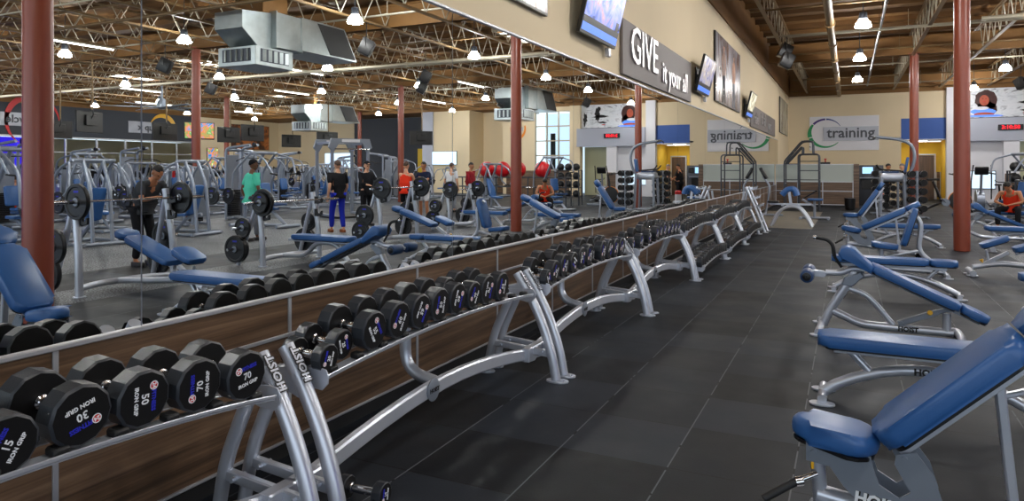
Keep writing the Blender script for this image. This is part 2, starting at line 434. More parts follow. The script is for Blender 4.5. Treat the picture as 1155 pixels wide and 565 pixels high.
# dumbbell wall
mb = MB(); mb.box((WX-0.11, (YN+YB)/2, (2.83+ZT)/2), (0.2, YB-YN, ZT-2.83)); mb.box((WX-0.11, 35.4, 1.86), (0.2, 6.2, 1.94))
struct(mb, 'wall_left', 'cream')
mb = MB(); mb.box((WX-0.10, (YN+YB)/2, (ZT+ZD)/2), (0.25, YB-YN, ZD-ZT)); struct(mb, 'wall_left', 'brown_paint')
mb = MB(); mb.box((WX-0.112, (YN+YB)/2, 1.4), (0.2, YB-YN, 2.8)); struct(mb, 'wall_left', 'lavender')
mb = MB(); mb.box((WX-0.012, (YN+YB)/2, 0.48), (0.024, YB-YN, 0.80)); struct(mb, 'wall_left', 'wood')
mb = MB(); mb.box((WX-0.004, (YN+YB)/2, 0.04), (0.012, YB-YN, 0.08)); struct(mb, 'baseboard_left', 'rubber')
ti = 0
def trim(c, d, material='trim'):
    global ti; ti += 1
    mb = MB(); mb.box(c, d, bevel=min(d)*0.2); return struct(mb, 'trim_%d' % ti, material)
LY = YB-YN; CY = (YB+YN)/2
trim((WX+0.004, CY, 0.087), (0.016, LY, 0.014))
trim((WX+0.004, CY, 0.665), (0.012, LY, 0.020))
trim((WX+0.008, CY-3.2, 0.882), (0.028, LY-6.4, 0.020))
trim((WX+0.006, CY-3.2, 2.815), (0.022, LY-6.4, 0.024))
for k in range(-4, 30):
    y = 1.643+1.256*k
    if YN < y < YB: trim((WX+0.003, y, 0.48), (0.011, 0.022, 0.79))
# mirrors
mw = 2.64
names = ['nearest', 'second', 'third', 'fourth', 'fifth', 'sixth', 'seventh', 'eighth', 'ninth', 'tenth', 'eleventh', 'twelfth', 'thirteenth']
for k in range(-3, 12):
    y0 = 2.01+mw*k; y1 = min(y0+mw, 32.3)
    if y0 > 32: continue
    mb = MB(); mb.box((WX-0.004, (y0+y1)/2, (0.892+2.803)/2), (0.008, y1-y0-0.007, 2.803-0.892))
    o = mb.build('wall_mirror', 'mirror', smooth=False)
    if k < -1: tag(o, 'tall wall mirror pane beside the camera, outside the left edge', 'mirror', 'mirror panes outside the left edge')
    else: tag(o, 'tall wall mirror pane above the panelling, %s counting from the left edge' % names[k+1], 'mirror')

# ceiling deck with its purlins
mb = MB(); mb.box(((WX+44)/2, (YN+46)/2, ZD+0.06), (48-WX, 48-YN, 0.12))
y = YN
while y < 45:
    mb.box(((WX+40)/2, y, ZD-0.07), (40-WX, 0.05, 0.16)); y += 1.22
struct(mb, 'ceiling', 'deck')

# far wall
def wallbox(name, x0, x1, z0, z1, material, y0=YB, th=0.2):
    mb = MB(); mb.box(((x0+x1)/2, y0+th/2, (z0+z1)/2), (x1-x0, th, z1-z0)); return struct(mb, name, material)
wallbox('wall_back', WX-0.2, 2.3, 0, ZT, 'cream')
wallbox('wall_back', 2.3, 4.15, 4.0, ZT, 'cream')
wallbox('wall_back', 2.3, 4.15, 2.95, 4.0, 'blue_wall', YB-0.02)
wallbox('wall_back', 2.0, 4.6, 0, 2.95, 'yellow', 41.5)
wallbox('wall_back', 2.3, 4.15, 2.95, 2.99, 'white_wall', YB-0.06, 0.1)
mb = MB(); mb.box((2.25, 40.1, 1.5), (0.098, 2.7, 2.98)); struct(mb, 'wall_back', 'yellow')
mb = MB(); mb.box((4.3, 40.1, 1.5), (0.1, 2.7, 2.98)); struct(mb, 'wall_back', 'yellow')
wallbox('wall_back', 4.15, 4.7, 0, 5.4, 'white_wall', YB-0.25, 0.4)
wallbox('wall_back', WX-0.2, 44, ZT, ZD, 'brown_paint', YB+0.02)
wallbox('wall_back', 4.7, 9.2, 3.9, ZT, 'cream')
wallbox('wall_back', 4.7, 8.75, 2.85, 3.9, 'lavender', YB-0.45, 0.6)
wallbox('wall_back', 4.7, 6.35, 0, 2.85, 'white_wall', YB-0.05)
wallbox('wall_back', 6.35, 6.95, 0, 2.85, 'white_wall', YB-0.4, 0.5)
wallbox('wall_back', 6.95, 8.6, 0, 2.85, 'olive', YB+0.5)
wallbox('wall_back', 8.6, 9.25, 0, ZT, 'cream', YB-0.3, 0.5)
wallbox('wall_back', 9.25, 11.6, 0, 1.45, 'wood_x')
wallbox('wall_back', 9.25, 11.6, 5.05, ZT, 'cream')
wallbox('wall_back', 11.6, 13.6, 0, ZT, 'cream')
wallbox('wall_back', 13.6, 16.4, 0, ZT, 'cream', YB+1.9)
mb = MB(); mb.box((13.7, YB+1, 2.64), (0.2, 2, ZT)); mb.box((16.3, YB+1, 2.64), (0.2, 2, ZT)); struct(mb, 'wall_back', 'cream')
wallbox('wall_back', 16.4, 18.9, 0, ZT, 'cream')
wallbox('wall_back', 18.9, 19.7, 0, ZT, 'lavender', YB-0.1)
wallbox('wall_back', 19.6, 28.2, 0, ZT, 'charcoal', 42.0)
wallbox('wall_back', 21.0, 22.4, 0, 3.0, 'yellow', 41.9)
wallbox('wall_back', 28.2, XR+0.2, 0, ZT, 'cream', 42.6)
mb = MB(); mb.box((25.4, 41.0, ZT+0.1), (24.0, 4.4, 0.16)); struct(mb, 'ceiling', 'brown_paint')
for (x0, x1, z1) in ((11.6, 13.55, 1.45), (5.45, 6.3, 1.35), (6.3, 6.4, 1.35), (4.72, 5.4, 0.2)):
    wallbox('wall_back', x0, x1, 0, z1, 'wood_x', YB-0.04, 0.03)
wallbox('wall_back', 6.40, 6.92, 0, 1.35, 'wood_x', YB-0.43, 0.03)
wallbox('wall_back', 13.8, 16.2, 0, 1.4, 'wood_x', YB+1.86, 0.03)
wallbox('wall_back', 4.03, 4.25, 0.1, 1.4, 'wood_x', 41.44, 0.05)
wallbox('wall_back', 2.3, 3.05, 0.1, 1.4, 'wood_x', 41.44, 0.05)
for x in (4.05, 4.22, 2.7): trim((x, 41.42, 0.7), (0.03, 0.02, 1.4))
trim((2.68, 41.42, 0.9), (0.74, 0.02, 0.03)); trim((2.68, 41.42, 1.4), (0.74, 0.02, 0.03))
# door in the yellow recess
mb = MB(); mb.box((3.55, 41.44, 1.12), (0.80, 0.07, 2.24), bevel=0.004); d = struct(mb, 'door_1', 'wood_door')
mb = MB(); mb.cyl((3.85, 41.40, 1.05), (3.85, 41.32, 1.05), 0.025); mb.cyl((3.85, 41.33, 1.05), (3.73, 41.33, 1.05), 0.014); mb.build('door_handle', 'chrome', d)
mb = MB()
for x in (3.11, 3.99): mb.box((x, 41.43, 1.14), (0.07, 0.12, 2.3), bevel=0.005)
mb.box((3.55, 41.43, 2.3), (0.95, 0.12, 0.07), bevel=0.005); mb.build('door_frame', 'trim', d)
# far windows with muntins and the daylit hall behind
mb = MB()
for i in range(4): mb.box((9.3+i*0.755, YB-0.02, 3.25), (0.07, 0.12, 3.6), bevel=0.006)
for i in range(5): mb.box((10.43, YB-0.02, 1.48+i*0.88), (2.33, 0.12, 0.07), bevel=0.006)
w = struct(mb, 'window_1', 'white_steel')
mb = MB(); mb.box((10.43, YB+0.02, 3.25), (2.3, 0.01, 3.55)); mb.build('window_pane', 'glass', w, smooth=False)
mb = MB(); mb.box((10.4, 42.4, 2.6), (4.4, 0.1, 5.2)); struct(mb, 'wall_back', 'window_day')
mb = MB(); mb.box((9.9, 41.2, 2.4), (0.5, 0.1, 4.4)); mb.box((11.3, 40.6, 2.0), (0.3, 0.1, 3.6)); mb.box((9.4, 42.2, 3.8), (0.9, 0.1, 0.7)); struct(mb, 'wall_back', 'charcoal')

# opposite wall (seen in the mirrors)
def xbox(name, y0, y1, z0, z1, material, x0=XR, th=0.2):
    mb = MB(); mb.box((x0+th/2, (y0+y1)/2, (z0+z1)/2), (th, y1-y0, z1-z0)); return struct(mb, name, material)
xbox('wall_right', YN, 35.0, 3.45, ZT, 'charcoal')
xbox('wall_right', YN, 46, ZT, ZD, 'brown_paint', XR+0.02)
xbox('wall_right', 35.0, 42.8, 0, ZT, 'cream', XR-0.05)
xbox('wall_right', YN, 24.6, 0, 3.45, 'blue_glow', XR+2.5)
xbox('wall_right', 24.6, 35.0, 0, 3.45, 'cream', XR+2.5)
xbox('wall_right', YN, 35.0, 0, 0.5, 'charcoal', XR-0.02)
for k in range(16):
    y = 35-1.9*k
    trim((XR+0.04, y, 1.9), (0.12, 0.09, 3.1), 'dark_metal' if k > 5 else 'trim')
trim((XR+0.02, 13, 3.43), (0.14, 44, 0.1)); trim((XR+0.02, 13, 2.55), (0.10, 44, 0.06))
wd = MB(); wd.box((XR+0.08, 13, 1.95), (0.01, 44, 2.95)); w = struct(wd, 'window_2', 'glass')
wallbox('wall_back', 36.6, 39.2, 0, 3.45, 'cream', 35.0)

# columns
cp = MB(); cp.lathe([(0, 0.125), (0.012, 0.14), (5.5, 0.135), (5.5, 0.12)], seg=28)
croot = empty('steel_column')
cp.build('shaft', 'column', croot)
c3 = MB(); c3.box((0, 0, 5.47), (0.36, 0.3, 0.03), bevel=0.004); c3.build('cap_plate', 'column', croot)
column = Proto(croot)
clab = {(0, 0): 'oxide red steel column nearest the camera, widest in the mirror at the far left, with scuffed paint',
        (0, 1): 'oxide red steel column standing in full view between the bench row and the far right benches',
        (0, 2): 'oxide red steel column standing in view beside the chin-up and dip tower',
        (1, 1): 'slim red column seen in the mirror left of the man in the teal shirt',
        (1, 2): 'slim red column seen in the mirror behind the shirtless-armed man in the red tank top',
        (2, 2): 'thin distant red column in the mirror in front of the cream wall with the dark poster',
        (2, 3): 'thinnest red column in the mirror, behind the dark power rack header'}
for i, X in enumerate((1.95, 13.45, 24.9)):
    for j in range(4):
        if (i, j) in clab:
            o = column.put((X + (0.05 if (i, j) == (0, 2) else 0), 4.27+11.4*j, 0), label=clab[(i, j)], cat='column')
# small sign box fixed to the near column
e = empty('exit_sign', (1.95+0.0, 4.27, 0))
# girders along X on the columns, open-web trusses along Y
gl = {0: 'deep ochre roof girder on top of the nearest column', 1: 'deep ochre roof girder over the second line of columns', 2: 'deep ochre roof girder over the column beside the dip tower', 3: 'deep ochre roof girder just in front of the far wall'}
bpy.data.objects.remove(e)
for j in range(4):
    mb = MB(); y = 4.27+11.4*j if j < 3 else 37.6
    mb.box(((WX+38)/2, y, 5.75), (40.5, 0.16, 0.62), bevel=0.01); mb.box(((WX+38)/2, y, 5.46), (40.5, 0.24, 0.04)); mb.box(((WX+38)/2, y, 6.05), (40.5, 0.24, 0.04))
    tag(mb.build('roof_girder', 'brown_paint', smooth=False), gl[j], 'beam')
tr = empty('roof_truss')
y0t, y1t = -3.0, 38.2
mb = MB()
for zz in (6.22,):
    mb.box((0.03, (y0t+y1t)/2, zz), (0.05, y1t-y0t, 0.05)); mb.box((-0.03, (y0t+y1t)/2, zz), (0.05, y1t-y0t, 0.012))
mb.build('top_chord', 'steel_tan', tr, smooth=False)
mb = MB(); mb.box((0.0, (y0t+y1t)/2, 5.40), (0.10, y1t-y0t, 0.012)); mb.box((0.03, (y0t+y1t)/2, 5.425), (0.012, y1t-y0t, 0.05)); mb.box((-0.03, (y0t+y1t)/2, 5.425), (0.012, y1t-y0t, 0.05))
mb.build('bottom_chord', 'steel_tan', tr, smooth=False)
mb = MB(); y = y0t; up = True; p = 0.46
while y < y1t-p:
    a, c = ((0, y, 5.43), (0, y+p, 6.2)) if up else ((0, y, 6.2), (0, y+p, 5.43))
    mb.cyl(a, c, 0.014, seg=5); y += p; up = not up
mb.build('web', 'white_steel', tr, smooth=False)
truss = Proto(tr)
xs = [-1.88, 1.95] + [3.86+1.915*k for k in range(17)]
for k, x in enumerate(xs):
    lab = 'open-web steel roof truss running above the aisle next to the dumbbell wall' if k == 0 else (
        'open-web steel roof truss running over the two columns in direct view' if k == 1 else 'open-web steel roof truss beyond the columns, parallel to the dumbbell wall')
    truss.put((x, 0, 0), label=lab, cat='truss', group=None if k < 2 else 'roof trusses beyond the column line')
# pipes
def pipe(name, pts, r, material, label, cat='pipe', group=None, fit=None):
    mb = MB(); mb.tube(pts, r, 10, 0.1)
    if fit:
        a, c = Vector(pts[0]), Vector(pts[-1]); n = int((c-a).length/fit)
        for i in range(1, n):
            q = a.lerp(c, i/n); d = (c-a).normalized()
            mb.cyl(q-d*0.05, q+d*0.05, r*1.35, seg=10); mb.cyl(q, q+Vector((0, 0, 0.5)), 0.008, seg=5)
            mb.cyl(q, q+Vector((0, 0, -0.08)), 0.012, seg=6)
    return tag(mb.build(name, material), label, cat, group)
pipe('ventilation_pipe', [(-0.42, -3, 5.25), (-0.42, 38.3, 5.25)], 0.095, 'steel_tan', 'thick tan round pipe running under the roof along the aisle', fit=3)
pipe('steel_channel', [(0.78, 6, 5.42), (0.78, 36, 5.42)], 0.035, 'tv_black', 'black slotted channel under the roof beside the row of pendant lamps', 'rail', fit=2)
for k in range(9):
    y = 7.2+3.85*k
    pipe('sprinkler_pipe', [(WX+0.5, y, 5.62), (35.8, y, 5.62)], 0.028, 'steel_tan' if k % 2 else 'white_steel',
         'thin sprinkler pipe crossing the hall under the roof deck', 'pipe', 'sprinkler cross pipes', fit=3.5)
pipe('sprinkler_main', [(2.9, 20.0, 5.2), (35, 20.0, 5.2)], 0.06, 'white_steel', 'thick pale sprinkler main crossing below the trusses', fit=5)
pipe('sprinkler_main', [(WX+0.3, 11.2, 5.26), (35, 11.2, 5.26)], 0.04, 'steel_tan', 'tan sprinkler main crossing below the trusses nearer the camera', fit=5)
for k, (y) in enumerate((9.8, 21.4, 34.9)):
    pipe('branch_conduit', [(WX+1.2, y, 5.36), (16, y, 5.36)], 0.02, 'white_steel', 'pale conduit strapped under the truss chords', 'pipe', 'pale conduits under the trusses', fit=4)

# pendant lamps
lr = empty('pendant_lamp')
mb = MB(); mb.lathe([(0.0, 0.175), (0.02, 0.185), (0.05, 0.18), (0.12, 0.15), (0.18, 0.10), (0.20, 0.09)], seg=20); mb.build('lamp_shade', 'lamp_glass', lr)
mb = MB(); mb.lathe([(0.20, 0.10), (0.22, 0.105), (0.36, 0.085), (0.38, 0.03)], seg=16); mb.build('ballast_housing', 'dark_metal', lr)
mb = MB(); mb.cyl((0, 0, 0.38), (0, 0, 1.25), 0.012, seg=8); mb.build('stem', 'dark_metal', lr)
lamp = Proto(lr)
ly = [1.3, 7.2, 13.1, 18.9, 24.6, 30.6, 36.2]
for i, x in enumerate((0.32, 5.35, 10.8, 16.1, 21.6, 27.0, 32.4)):
    for j, y in enumerate(ly):
        if i >= 2 and y < 5: continue
        if i == 0 and j == 6: continue
        if i == 1: x = 4.95; y = y-1.2 if j == 5 else y
        if i >= 4 and y < 10: continue
        if i == 0 and j in (3, 4, 5):
            lb = ['white dome pendant lamp above the aisle, highest of the three in a line', 'white dome pendant lamp above the aisle, middle of the three in a line', 'white dome pendant lamp above the aisle, lowest of the three in a line'][j-3]
            lamp.put((x, y, 5.02), label=lb, cat='lamp')
        elif i == 0: lamp.put((x, y, 5.02), label='white dome pendant lamp over the aisle beyond the frame', cat='lamp', group='aisle lamps out of direct view')
        else: lamp.put((x, y, 5.02), label='white dome pendant lamp over the machine hall, %s row out from the mirror' % (names[i].replace('nearest', 'first')), cat='lamp',
                       group='pendant lamps of the %s row' % (names[i].replace('nearest', 'first')))
# skylights and strip lights
sk = empty('skylight')
mb = MB(); mb.box((0, 0, 0), (1.15, 2.3, 0.04)); mb.build('diffuser_panel', 'skylight', sk, smooth=False)
mb = MB()
for sx_ in (-1, 1): mb.box((sx_*0.62, 0, 0.0), (0.1, 2.5, 0.16)); mb.box((0, sx_*1.2, 0.0), (1.3, 0.1, 0.16))
mb.build('curb', 'white_steel', sk, smooth=False)
sky = Proto(sk)
for i, (x, y) in enumerate(((4.9, 22.5), (4.9, 13.5), (12.5, 17.5), (12.5, 30), (20.5, 22), (20.5, 33), (28, 24), (28, 34))):
    sky.put((x, y, ZD-0.05), label=['bright skylight panel in the roof deck right of the near column in view', 'bright skylight panel over the bench presses', 'bright skylight panel over the machine hall'][min(i, 2)], cat='skylight', group=None if i < 2 else 'skylights over the machine hall')
st = empty('strip_light')
mb = MB(); mb.box((0, 0, 0.04), (0.14, 2.4, 0.05), bevel=0.005); mb.build('housing', 'white_steel', st)
mb = MB(); mb.cyl((0, -1.15, 0), (0, 1.15, 0), 0.022, seg=10); mb.build('tube', 'tube_glow', st)
strip = Proto(st)
for (x, y) in ((9.5, 16), (13.6, 20.5), (15.6, 13), (18.5, 26), (24, 22), (24, 28.5), (30, 27), (30, 34), (15.4, 33), (9.4, 27)):
    x = 3.86+1.915*round((x-3.86)/1.915)
    strip.put((x, y, 5.33), label='fluorescent strip light hung under the trusses over the machine hall', cat='lamp', group='strip lights over the machine hall')

t = tag(empty('recess_fill_panel', (3.2, 40.1, 2.97)), 'square fill panel added to brighten the yellow recess under the blue panel', 'lamp')  # added glowing panel, only there to brighten the recess walls
mb = MB(); mb.box((0, 0, -0.02), (0.6, 0.6, 0.02)); mb.build('diffuser', 'tube_glow', t, smooth=False)
mb = MB(); mb.box((0, 0, 0.01), (0.7, 0.7, 0.04), bevel=0.005); mb.build('housing', 'white_steel', t)
mb = MB(); mb.box((3.2, 40.0, 3.05), (2.2, 3.0, 0.1)); struct(mb, 'ceiling', 'white_wall')
# ------------------------------------------------------------------ dumbbells
def dumbbell(num, r, th, L, near=True):
    root = empty('dumbbell')
    for s in (1, -1):
        mb = MB()
        xo, xi = s*L/2, s*(L/2-th)
        a0 = R(15); b_ = r*0.10
        mb.lathe([(0, r*0.55), (0.0001, r*0.94-b_*0.3), (b_*0.6, r), (th-b_*0.6, r), (th, r*0.93)] if near else
                 [(0, r*0.93), (0.006, r), (th-0.006, r), (th, r*0.93)], p0=(xo, 0, 0), axis=(-s, 0, 0), seg=12, rot=a0)
        hd = mb.build('head', 'urethane', root, sharp=20)
        hd.data.materials.append(M['urethane_face'])
        for p in hd.data.polygons:
            if abs(p.normal.x) > 0.93: p.material_index = 1
        if s == 1 and near:
            F = lambda y, z: frame((xo+0.0006, y, z), (0, 1, 0), (0, 0, 1))
            t = MB(); t.text(num, r*0.38, F(0, -r*0.0), 0.0006, 0.0006)
            t.text('IRON GRIP', r*0.20, F(0, -r*0.32), 0.0006, 0.0006)
            t.build('white_lettering', 'white_paint', hd, smooth=False)
            t = MB(); t.text('FITNESS', r*0.21, F(r*0.12, r*0.33), 0.0006, 0.0007); t.build('blue_lettering', 'blue_paint', hd, smooth=False)
            t = MB(); t.cyl((xo, -r*0.40, r*0.33), (xo+0.001, -r*0.40, r*0.33), r*0.14, seg=20); t.build('round_badge', 'red_paint', hd, smooth=False)
            t = MB(); t.text('24', r*0.2, frame((xo+0.0014, -r*0.40, r*0.33), (0, 1, 0), (0, 0, 1)), 0.0005, 0.0006)
            t.lathe([(0, r*0.155), (0.0012, r*0.155), (0.0012, r*0.125), (0, r*0.125)], p0=(xo, -r*0.40, r*0.33), axis=(1, 0, 0), seg=20)
            t.build('badge_number', 'white_paint', hd, smooth=False)
    mb = MB(); h = L/2-th
    if near:
        mb.lathe([(0, 0.022), (0.012, 0.024), (0.016, 0.017), (h*0.5, 0.0185), (h, 0.0195), (h*1.5, 0.0185), (2*h-0.016, 0.017), (2*h-0.012, 0.024), (2*h, 0.022)],
                 p0=(-h, 0, 0), axis=(1, 0, 0), seg=14)
    else: mb.cyl((-h, 0, 0), (h, 0, 0), 0.018, seg=8)
    mb.build('handle', 'chrome', root)
    return Proto(root)
BIG = 0.098
db = {}
for n in ('15', '30', '50', '70', '55', '60', '65'): db[n] = dumbbell(n, BIG if n != '15' else 0.088, 0.078, 0.295)
db['20s'] = dumbbell('20', 0.067, 0.055, 0.235)
db['25m'] = dumbbell('25', 0.074, 0.062, 0.25)
db['40'] = dumbbell('40', 0.088, 0.08, 0.27)
far_big = dumbbell('', 0.080, 0.07, 0.28, False); far_mid = dumbbell('', 0.070, 0.062, 0.26, False)
TILT = R(3.5)
LEN = {'20s': 0.235, '25m': 0.25, '40': 0.27}
RAD = {'20s': 0.067, '25m': 0.074, '40': 0.088}
def lay(proto, r, y, zp, roll, xf=-2.12, L=0.295, label=None, group=None, tilt=TILT):
    xc = xf-L/2*math.cos(tilt); z = zp+r/math.cos(tilt)+L/2*math.sin(tilt)
    return proto.put((xc, y, z), rot=(R(roll), tilt, 0), label=label, cat='dumbbell', group=group)
ZP = 0.642
RL = 2.50
AMP = 0.052
def arch(u, amp=None): return (AMP if amp is None else amp)*math.sin(PI*max(0.0, min(1.0, (u-0.1)/(RL-0.2))))**0.75
def zat(y, s): return ZP+arch(y-s, 0.085 if s < 0 else 0.052)
lay(db['15'], 0.088, 1.125, zat(1.125, -0.26)-0.012, 60, label='black dumbbell marked 15 on the nearest rack, cut off by the left edge')
lay(db['30'], BIG, 1.335, zat(1.335, -0.26), 195, label='black dumbbell marked 30 upside down on the nearest rack')
lay(db['50'], BIG, 1.545, zat(1.545, -0.26), -90, label='black dumbbell marked 50 turned sideways on the nearest rack')
lay(db['70'], BIG, 1.765, zat(1.765, -0.26), 90, label='black dumbbell marked 70 turned sideways, next to last on the nearest rack')
lay(db['70'], BIG, 1.985, zat(1.985, -0.26), 8, label='black dumbbell marked 70 upright at the end of the nearest rack')
for y in (0.93, 0.72):
    lay(db['30'], BIG, y, zat(y, -0.26), 30, label='black dumbbell on the nearest rack outside the left edge', group='dumbbells outside the left edge')
ordn = ['first', 'second', 'third', 'fourth', 'fifth', 'sixth', 'seventh', 'eighth', 'ninth', 'tenth', 'eleventh', 'twelfth', 'thirteenth', 'fourteenth']
def rackrow(y0, items, rackname, s0):
    y = y0
    for i, (k, dy, roll) in enumerate(items):
        r = RAD.get(k, BIG); L = LEN.get(k, 0.295)
        lay(db[k], r, y, zat(y, s0), roll, L=L, xf=-2.12 if k != '25m' else -2.17,
            label='%s black dumbbell marked %s, %s from the near end of the %s rack' % ({'20s': 'small', '25m': 'medium', '40': 'stout'}.get(k, 'large'), k.strip('sm'), ordn[i], rackname))
        y += dy
rackrow(2.46, [('20s', 0.16, 75), ('25m', 0.18, -75), ('55', 0.215, -60), ('60', 0.205, 62), ('65', 0.20, 240), ('50', 0.20, 80), ('60', 0.205, -110), ('40', 0.185, 60),
               ('70', 0.205, 250), ('55', 0.20, 75)], 'second', 2.30)
rackrow(5.02, [('20s', 0.155, -60), ('40', 0.2, 60), ('50', 0.22, 75), ('40', 0.195, 150), ('60', 0.205, 260), ('70', 0.205, 70), ('25m', 0.18, 80), ('60', 0.205, 75), ('55', 0.205, 240),
               ('65', 0.2, 80), ('70', 0.2, 60)], 'third', 4.86)
rackrow(7.58, [('25m', 0.17, -60), ('40', 0.18, 60), ('25m', 0.175, 75), ('40', 0.185, 150), ('25m', 0.18, 260), ('40', 0.19, 70), ('60', 0.205, 80), ('70', 0.205, 75), ('55', 0.205, 240),
               ('65', 0.205, 80), ('60', 0.205, 60), ('50', 0.2, 60)], 'fourth', 7.42)
for ri, (s, nm) in enumerate(((10.1, 'fifth'), (12.66, 'sixth'), (15.22, 'seventh'))):
    for i in range(14):
        pr, r, L = (far_mid, 0.070, 0.26) if i < 5 else (far_big, 0.080, 0.28)
        lay(pr, r, s+0.167*i, zat(s+0.167*i, s-0.12), random.choice((0, 15, 30, 45)), L=L, label='black dumbbell on the upper shelf of the %s rack, packed side by side' % nm, group='dumbbells on the upper shelf of the %s rack' % nm)
    for i in range(14):
        pr, r, L = (far_big, 0.080, 0.28) if i < 9 else (far_mid, 0.070, 0.26)
        lay(pr, r, s+0.167*i, 0.155+arch(0.167*i+0.12), random.choice((0, 15, 30, 45)), xf=-1.88, L=L, label='black dumbbell on the lower shelf of the %s rack, packed side by side' % nm, group='dumbbells on the lower shelf of the %s rack' % nm)
sm = dumbbell('10', 0.055, 0.05, 0.25)
sm.put((-2.07, 2.64, 0.056), rot=(R(80), 0, R(4)), label='small black dumbbell left on the floor behind the foot of the nearest rack', cat='dumbbell')

# ------------------------------------------------------------------ dumbbell racks
def rack(lower, near):
    root = empty('dumbbell_rack'); L = 2.50
    sl = (math.cos(TILT), math.sin(TILT))
    smesh = {}
    def tray(zf, xf, par_name='shelf'):
        # (xf, zf): top of the front lip; the saddles carry the heads
        rot = Matrix.Rotation(TILT, 4, 'Y'); c_, s_ = sl
        def P(d, up): return (xf-d*c_+up*s_, 0, zf+d*s_+up*c_)
        mb = MB(); U = (s_, 0, c_)
        for d, up, w, h in ((0.002, -0.006, 0.008, 0.014), (0.045, -0.020, 0.080, 0.006), (0.20, -0.020, 0.075, 0.006), (0.27, -0.01, 0.006, 0.03)):
            q = P(d, up); mb.rtube([(q[0], 0.13+(L-0.26)*k/16, q[2]+arch(0.13+(L-0.26)*k/16)) for k in range(17)], w, h, up=U, ch=0.002)
        sh = mb.build(par_name, 'silver', root)
        n = 12
        for i in range(n):
            y = 0.2+i*(L-0.4)/(n-1)
            for d in (0.05, 0.205):
                if 's' not in smesh:
                    m2 = MB(); m2.box((0, 0, 0), (0.055, 0.05, 0.030), bevel=0.007); so = m2.build('saddle', 'rubber', sh); smesh['s'] = so.data
                else: so = bpy.data.objects.new('saddle', smesh['s']); COL.objects.link(so); so.parent = sh
                q = P(d, -0.004); so.location = (q[0], y, q[2]+arch(y)); so.rotation_euler = (0, TILT, 0)
        for y in (0.115, L-0.115):
            mb = MB(); m_ = frame((xf, y, zf+0.02), (c_, 0, -s_), (s_, 0, c_))
            mb.prism([(0.012, -0.05), (-0.02, -0.085), (-0.10, -0.085), (-0.24, -0.06), (-0.28, -0.01), (-0.26, -0.01), (-0.12, 0.0), (-0.05, 0.015), (-0.005, 0.01), (0.014, -0.015)], 0.008, m_, bevel=0.002)
            mb.build('end_plate', 'silver', root)
    tray(ZP+0.008, -2.095)
    for y in (0.045, L-0.045):
        mb = MB(); mb.tube([(-1.95, y, 0.012), (-1.985, y, 0.2), (-2.06, y, 0.42), (-2.15, y, 0.60), (-2.27, y, 0.785)], 0.036, 14, 0.12, 4)
        leg = mb.build('leg', 'silver', root)
        mb = MB(); mb.prism(rrect(0.17, 0.10, 0.049, 5), 0.012, Matrix.Translation((-1.94, y, 0.006)), bevel=0.003); mb.cyl((-1.885, y, 0.012), (-1.885, y, 0.02), 0.009, seg=8); mb.build('foot', 'silver', leg)
        mb = MB(); mb.tube([(-2.53, y, 0.012), (-2.47, y, 0.3), (-2.33, y, 0.60)], 0.032, 12, 0.1, 4)
        leg2 = mb.build('leg', 'silver', root)
        mb = MB(); mb.prism(rrect(0.15, 0.10, 0.049, 5), 0.012, Matrix.Translation((-2.54, y, 0.006)), bevel=0.003); mb.build('foot', 'silver', leg2)
        mb = MB(); mb.rtube([(-2.47, y, 0.235), (-2.01, y, 0.20)], 0.035, 0.05); mb.cyl((-2.06, y-0.04, 0.215), (-2.06, y+0.04, 0.215), 0.012, seg=8); mb.cyl((-2.40, y-0.04, 0.23), (-2.40, y+0.04, 0.23), 0.012, seg=8)
        mb.build('brace', 'silver', root)
        mb = MB(); mb.prism([(-0.14, 0.03), (0.0, 0.06), (0.06, 0.0), (0.02, -0.09), (-0.10, -0.05)], 0.05, frame((-2.20, y, 0.66), (1, 0, 0), (0, 0, 1)), bevel=0.008); mb.cyl((-2.19, y-0.035, 0.665), (-2.19, y+0.035, 0.665), 0.014, seg=10)
        mb.build('bracket', 'silver', root)
    if near:
        # lettering running down the front legs
        for y in (0.045, L-0.045):
            d = Vector((0.12, 0, -0.185)).normalized()
            for nm, mt, off, bold in (('lettering_outline', 'black_paint', 0.0, 0.007), ('brand_lettering', 'silver', 0.0012, 0.0015)):
                t = MB(); t.text('HOIST', 0.058, frame((-2.178+off*0.84, y, 0.715+off*0.54), -d, (0, -1, 0)), 0.001, bold)
                t.build(nm, mt, root, smooth=False)
    if not lower:
        mb = MB(); pts = []
        for i in range(13):
            u = i/12; pts.append((-2.19, 0.045+u*(L-0.09), 0.175+0.125*math.sin(PI*u)))
        mb.rtube(pts, 0.05, 0.085, ch=0.01)
        bmm = mb.build('arched_beam', 'silver', root)
        mb = MB(); mb.lathe([(0, 0.062), (0.008, 0.066), (0.014, 0.05)], p0=(-2.166, 1.1, 0.30), axis=(1, 0, 0), seg=20)
        bg_ = mb.build('oval_badge', 'grey_metal', bmm)
        t = MB(); t.text('HOIST', 0.034, frame((-2.15, 1.1, 0.30), (0, 1, 0), (0, 0, 1)), 0.001, 0.001); t.build('badge_lettering', 'black_paint', bmm, smooth=False)
        mb = MB(); mb.tube([(-2.46, 1.25, 0.73), (-2.46, 1.25, 0.34), (-2.20, 1.25, 0.285)], 0.036, 12, 0.14, 6); mb.build('support_tube', 'silver', root)
        for y in (0.045, L-0.045):
            mb = MB(); mb.prism([(-0.09, 0.05), (0.08, 0.05), (0.10, -0.02), (0.02, -0.06), (-0.09, -0.05)], 0.07, frame((-2.16, y, 0.19), (0, 1, 0), (0, 0, 1)), bevel=0.008)
            mb.build('gusset', 'silver', root)
    else:
        tray(0.163, -1.855, 'lower_shelf')
        mb = MB(); mb.rtube([(-2.46, 0.1, 0.12), (-2.46, L-0.1, 0.12)], 0.05, 0.05); mb.build('cross_beam', 'silver', root)
    return Proto(root)
AMP = 0.085
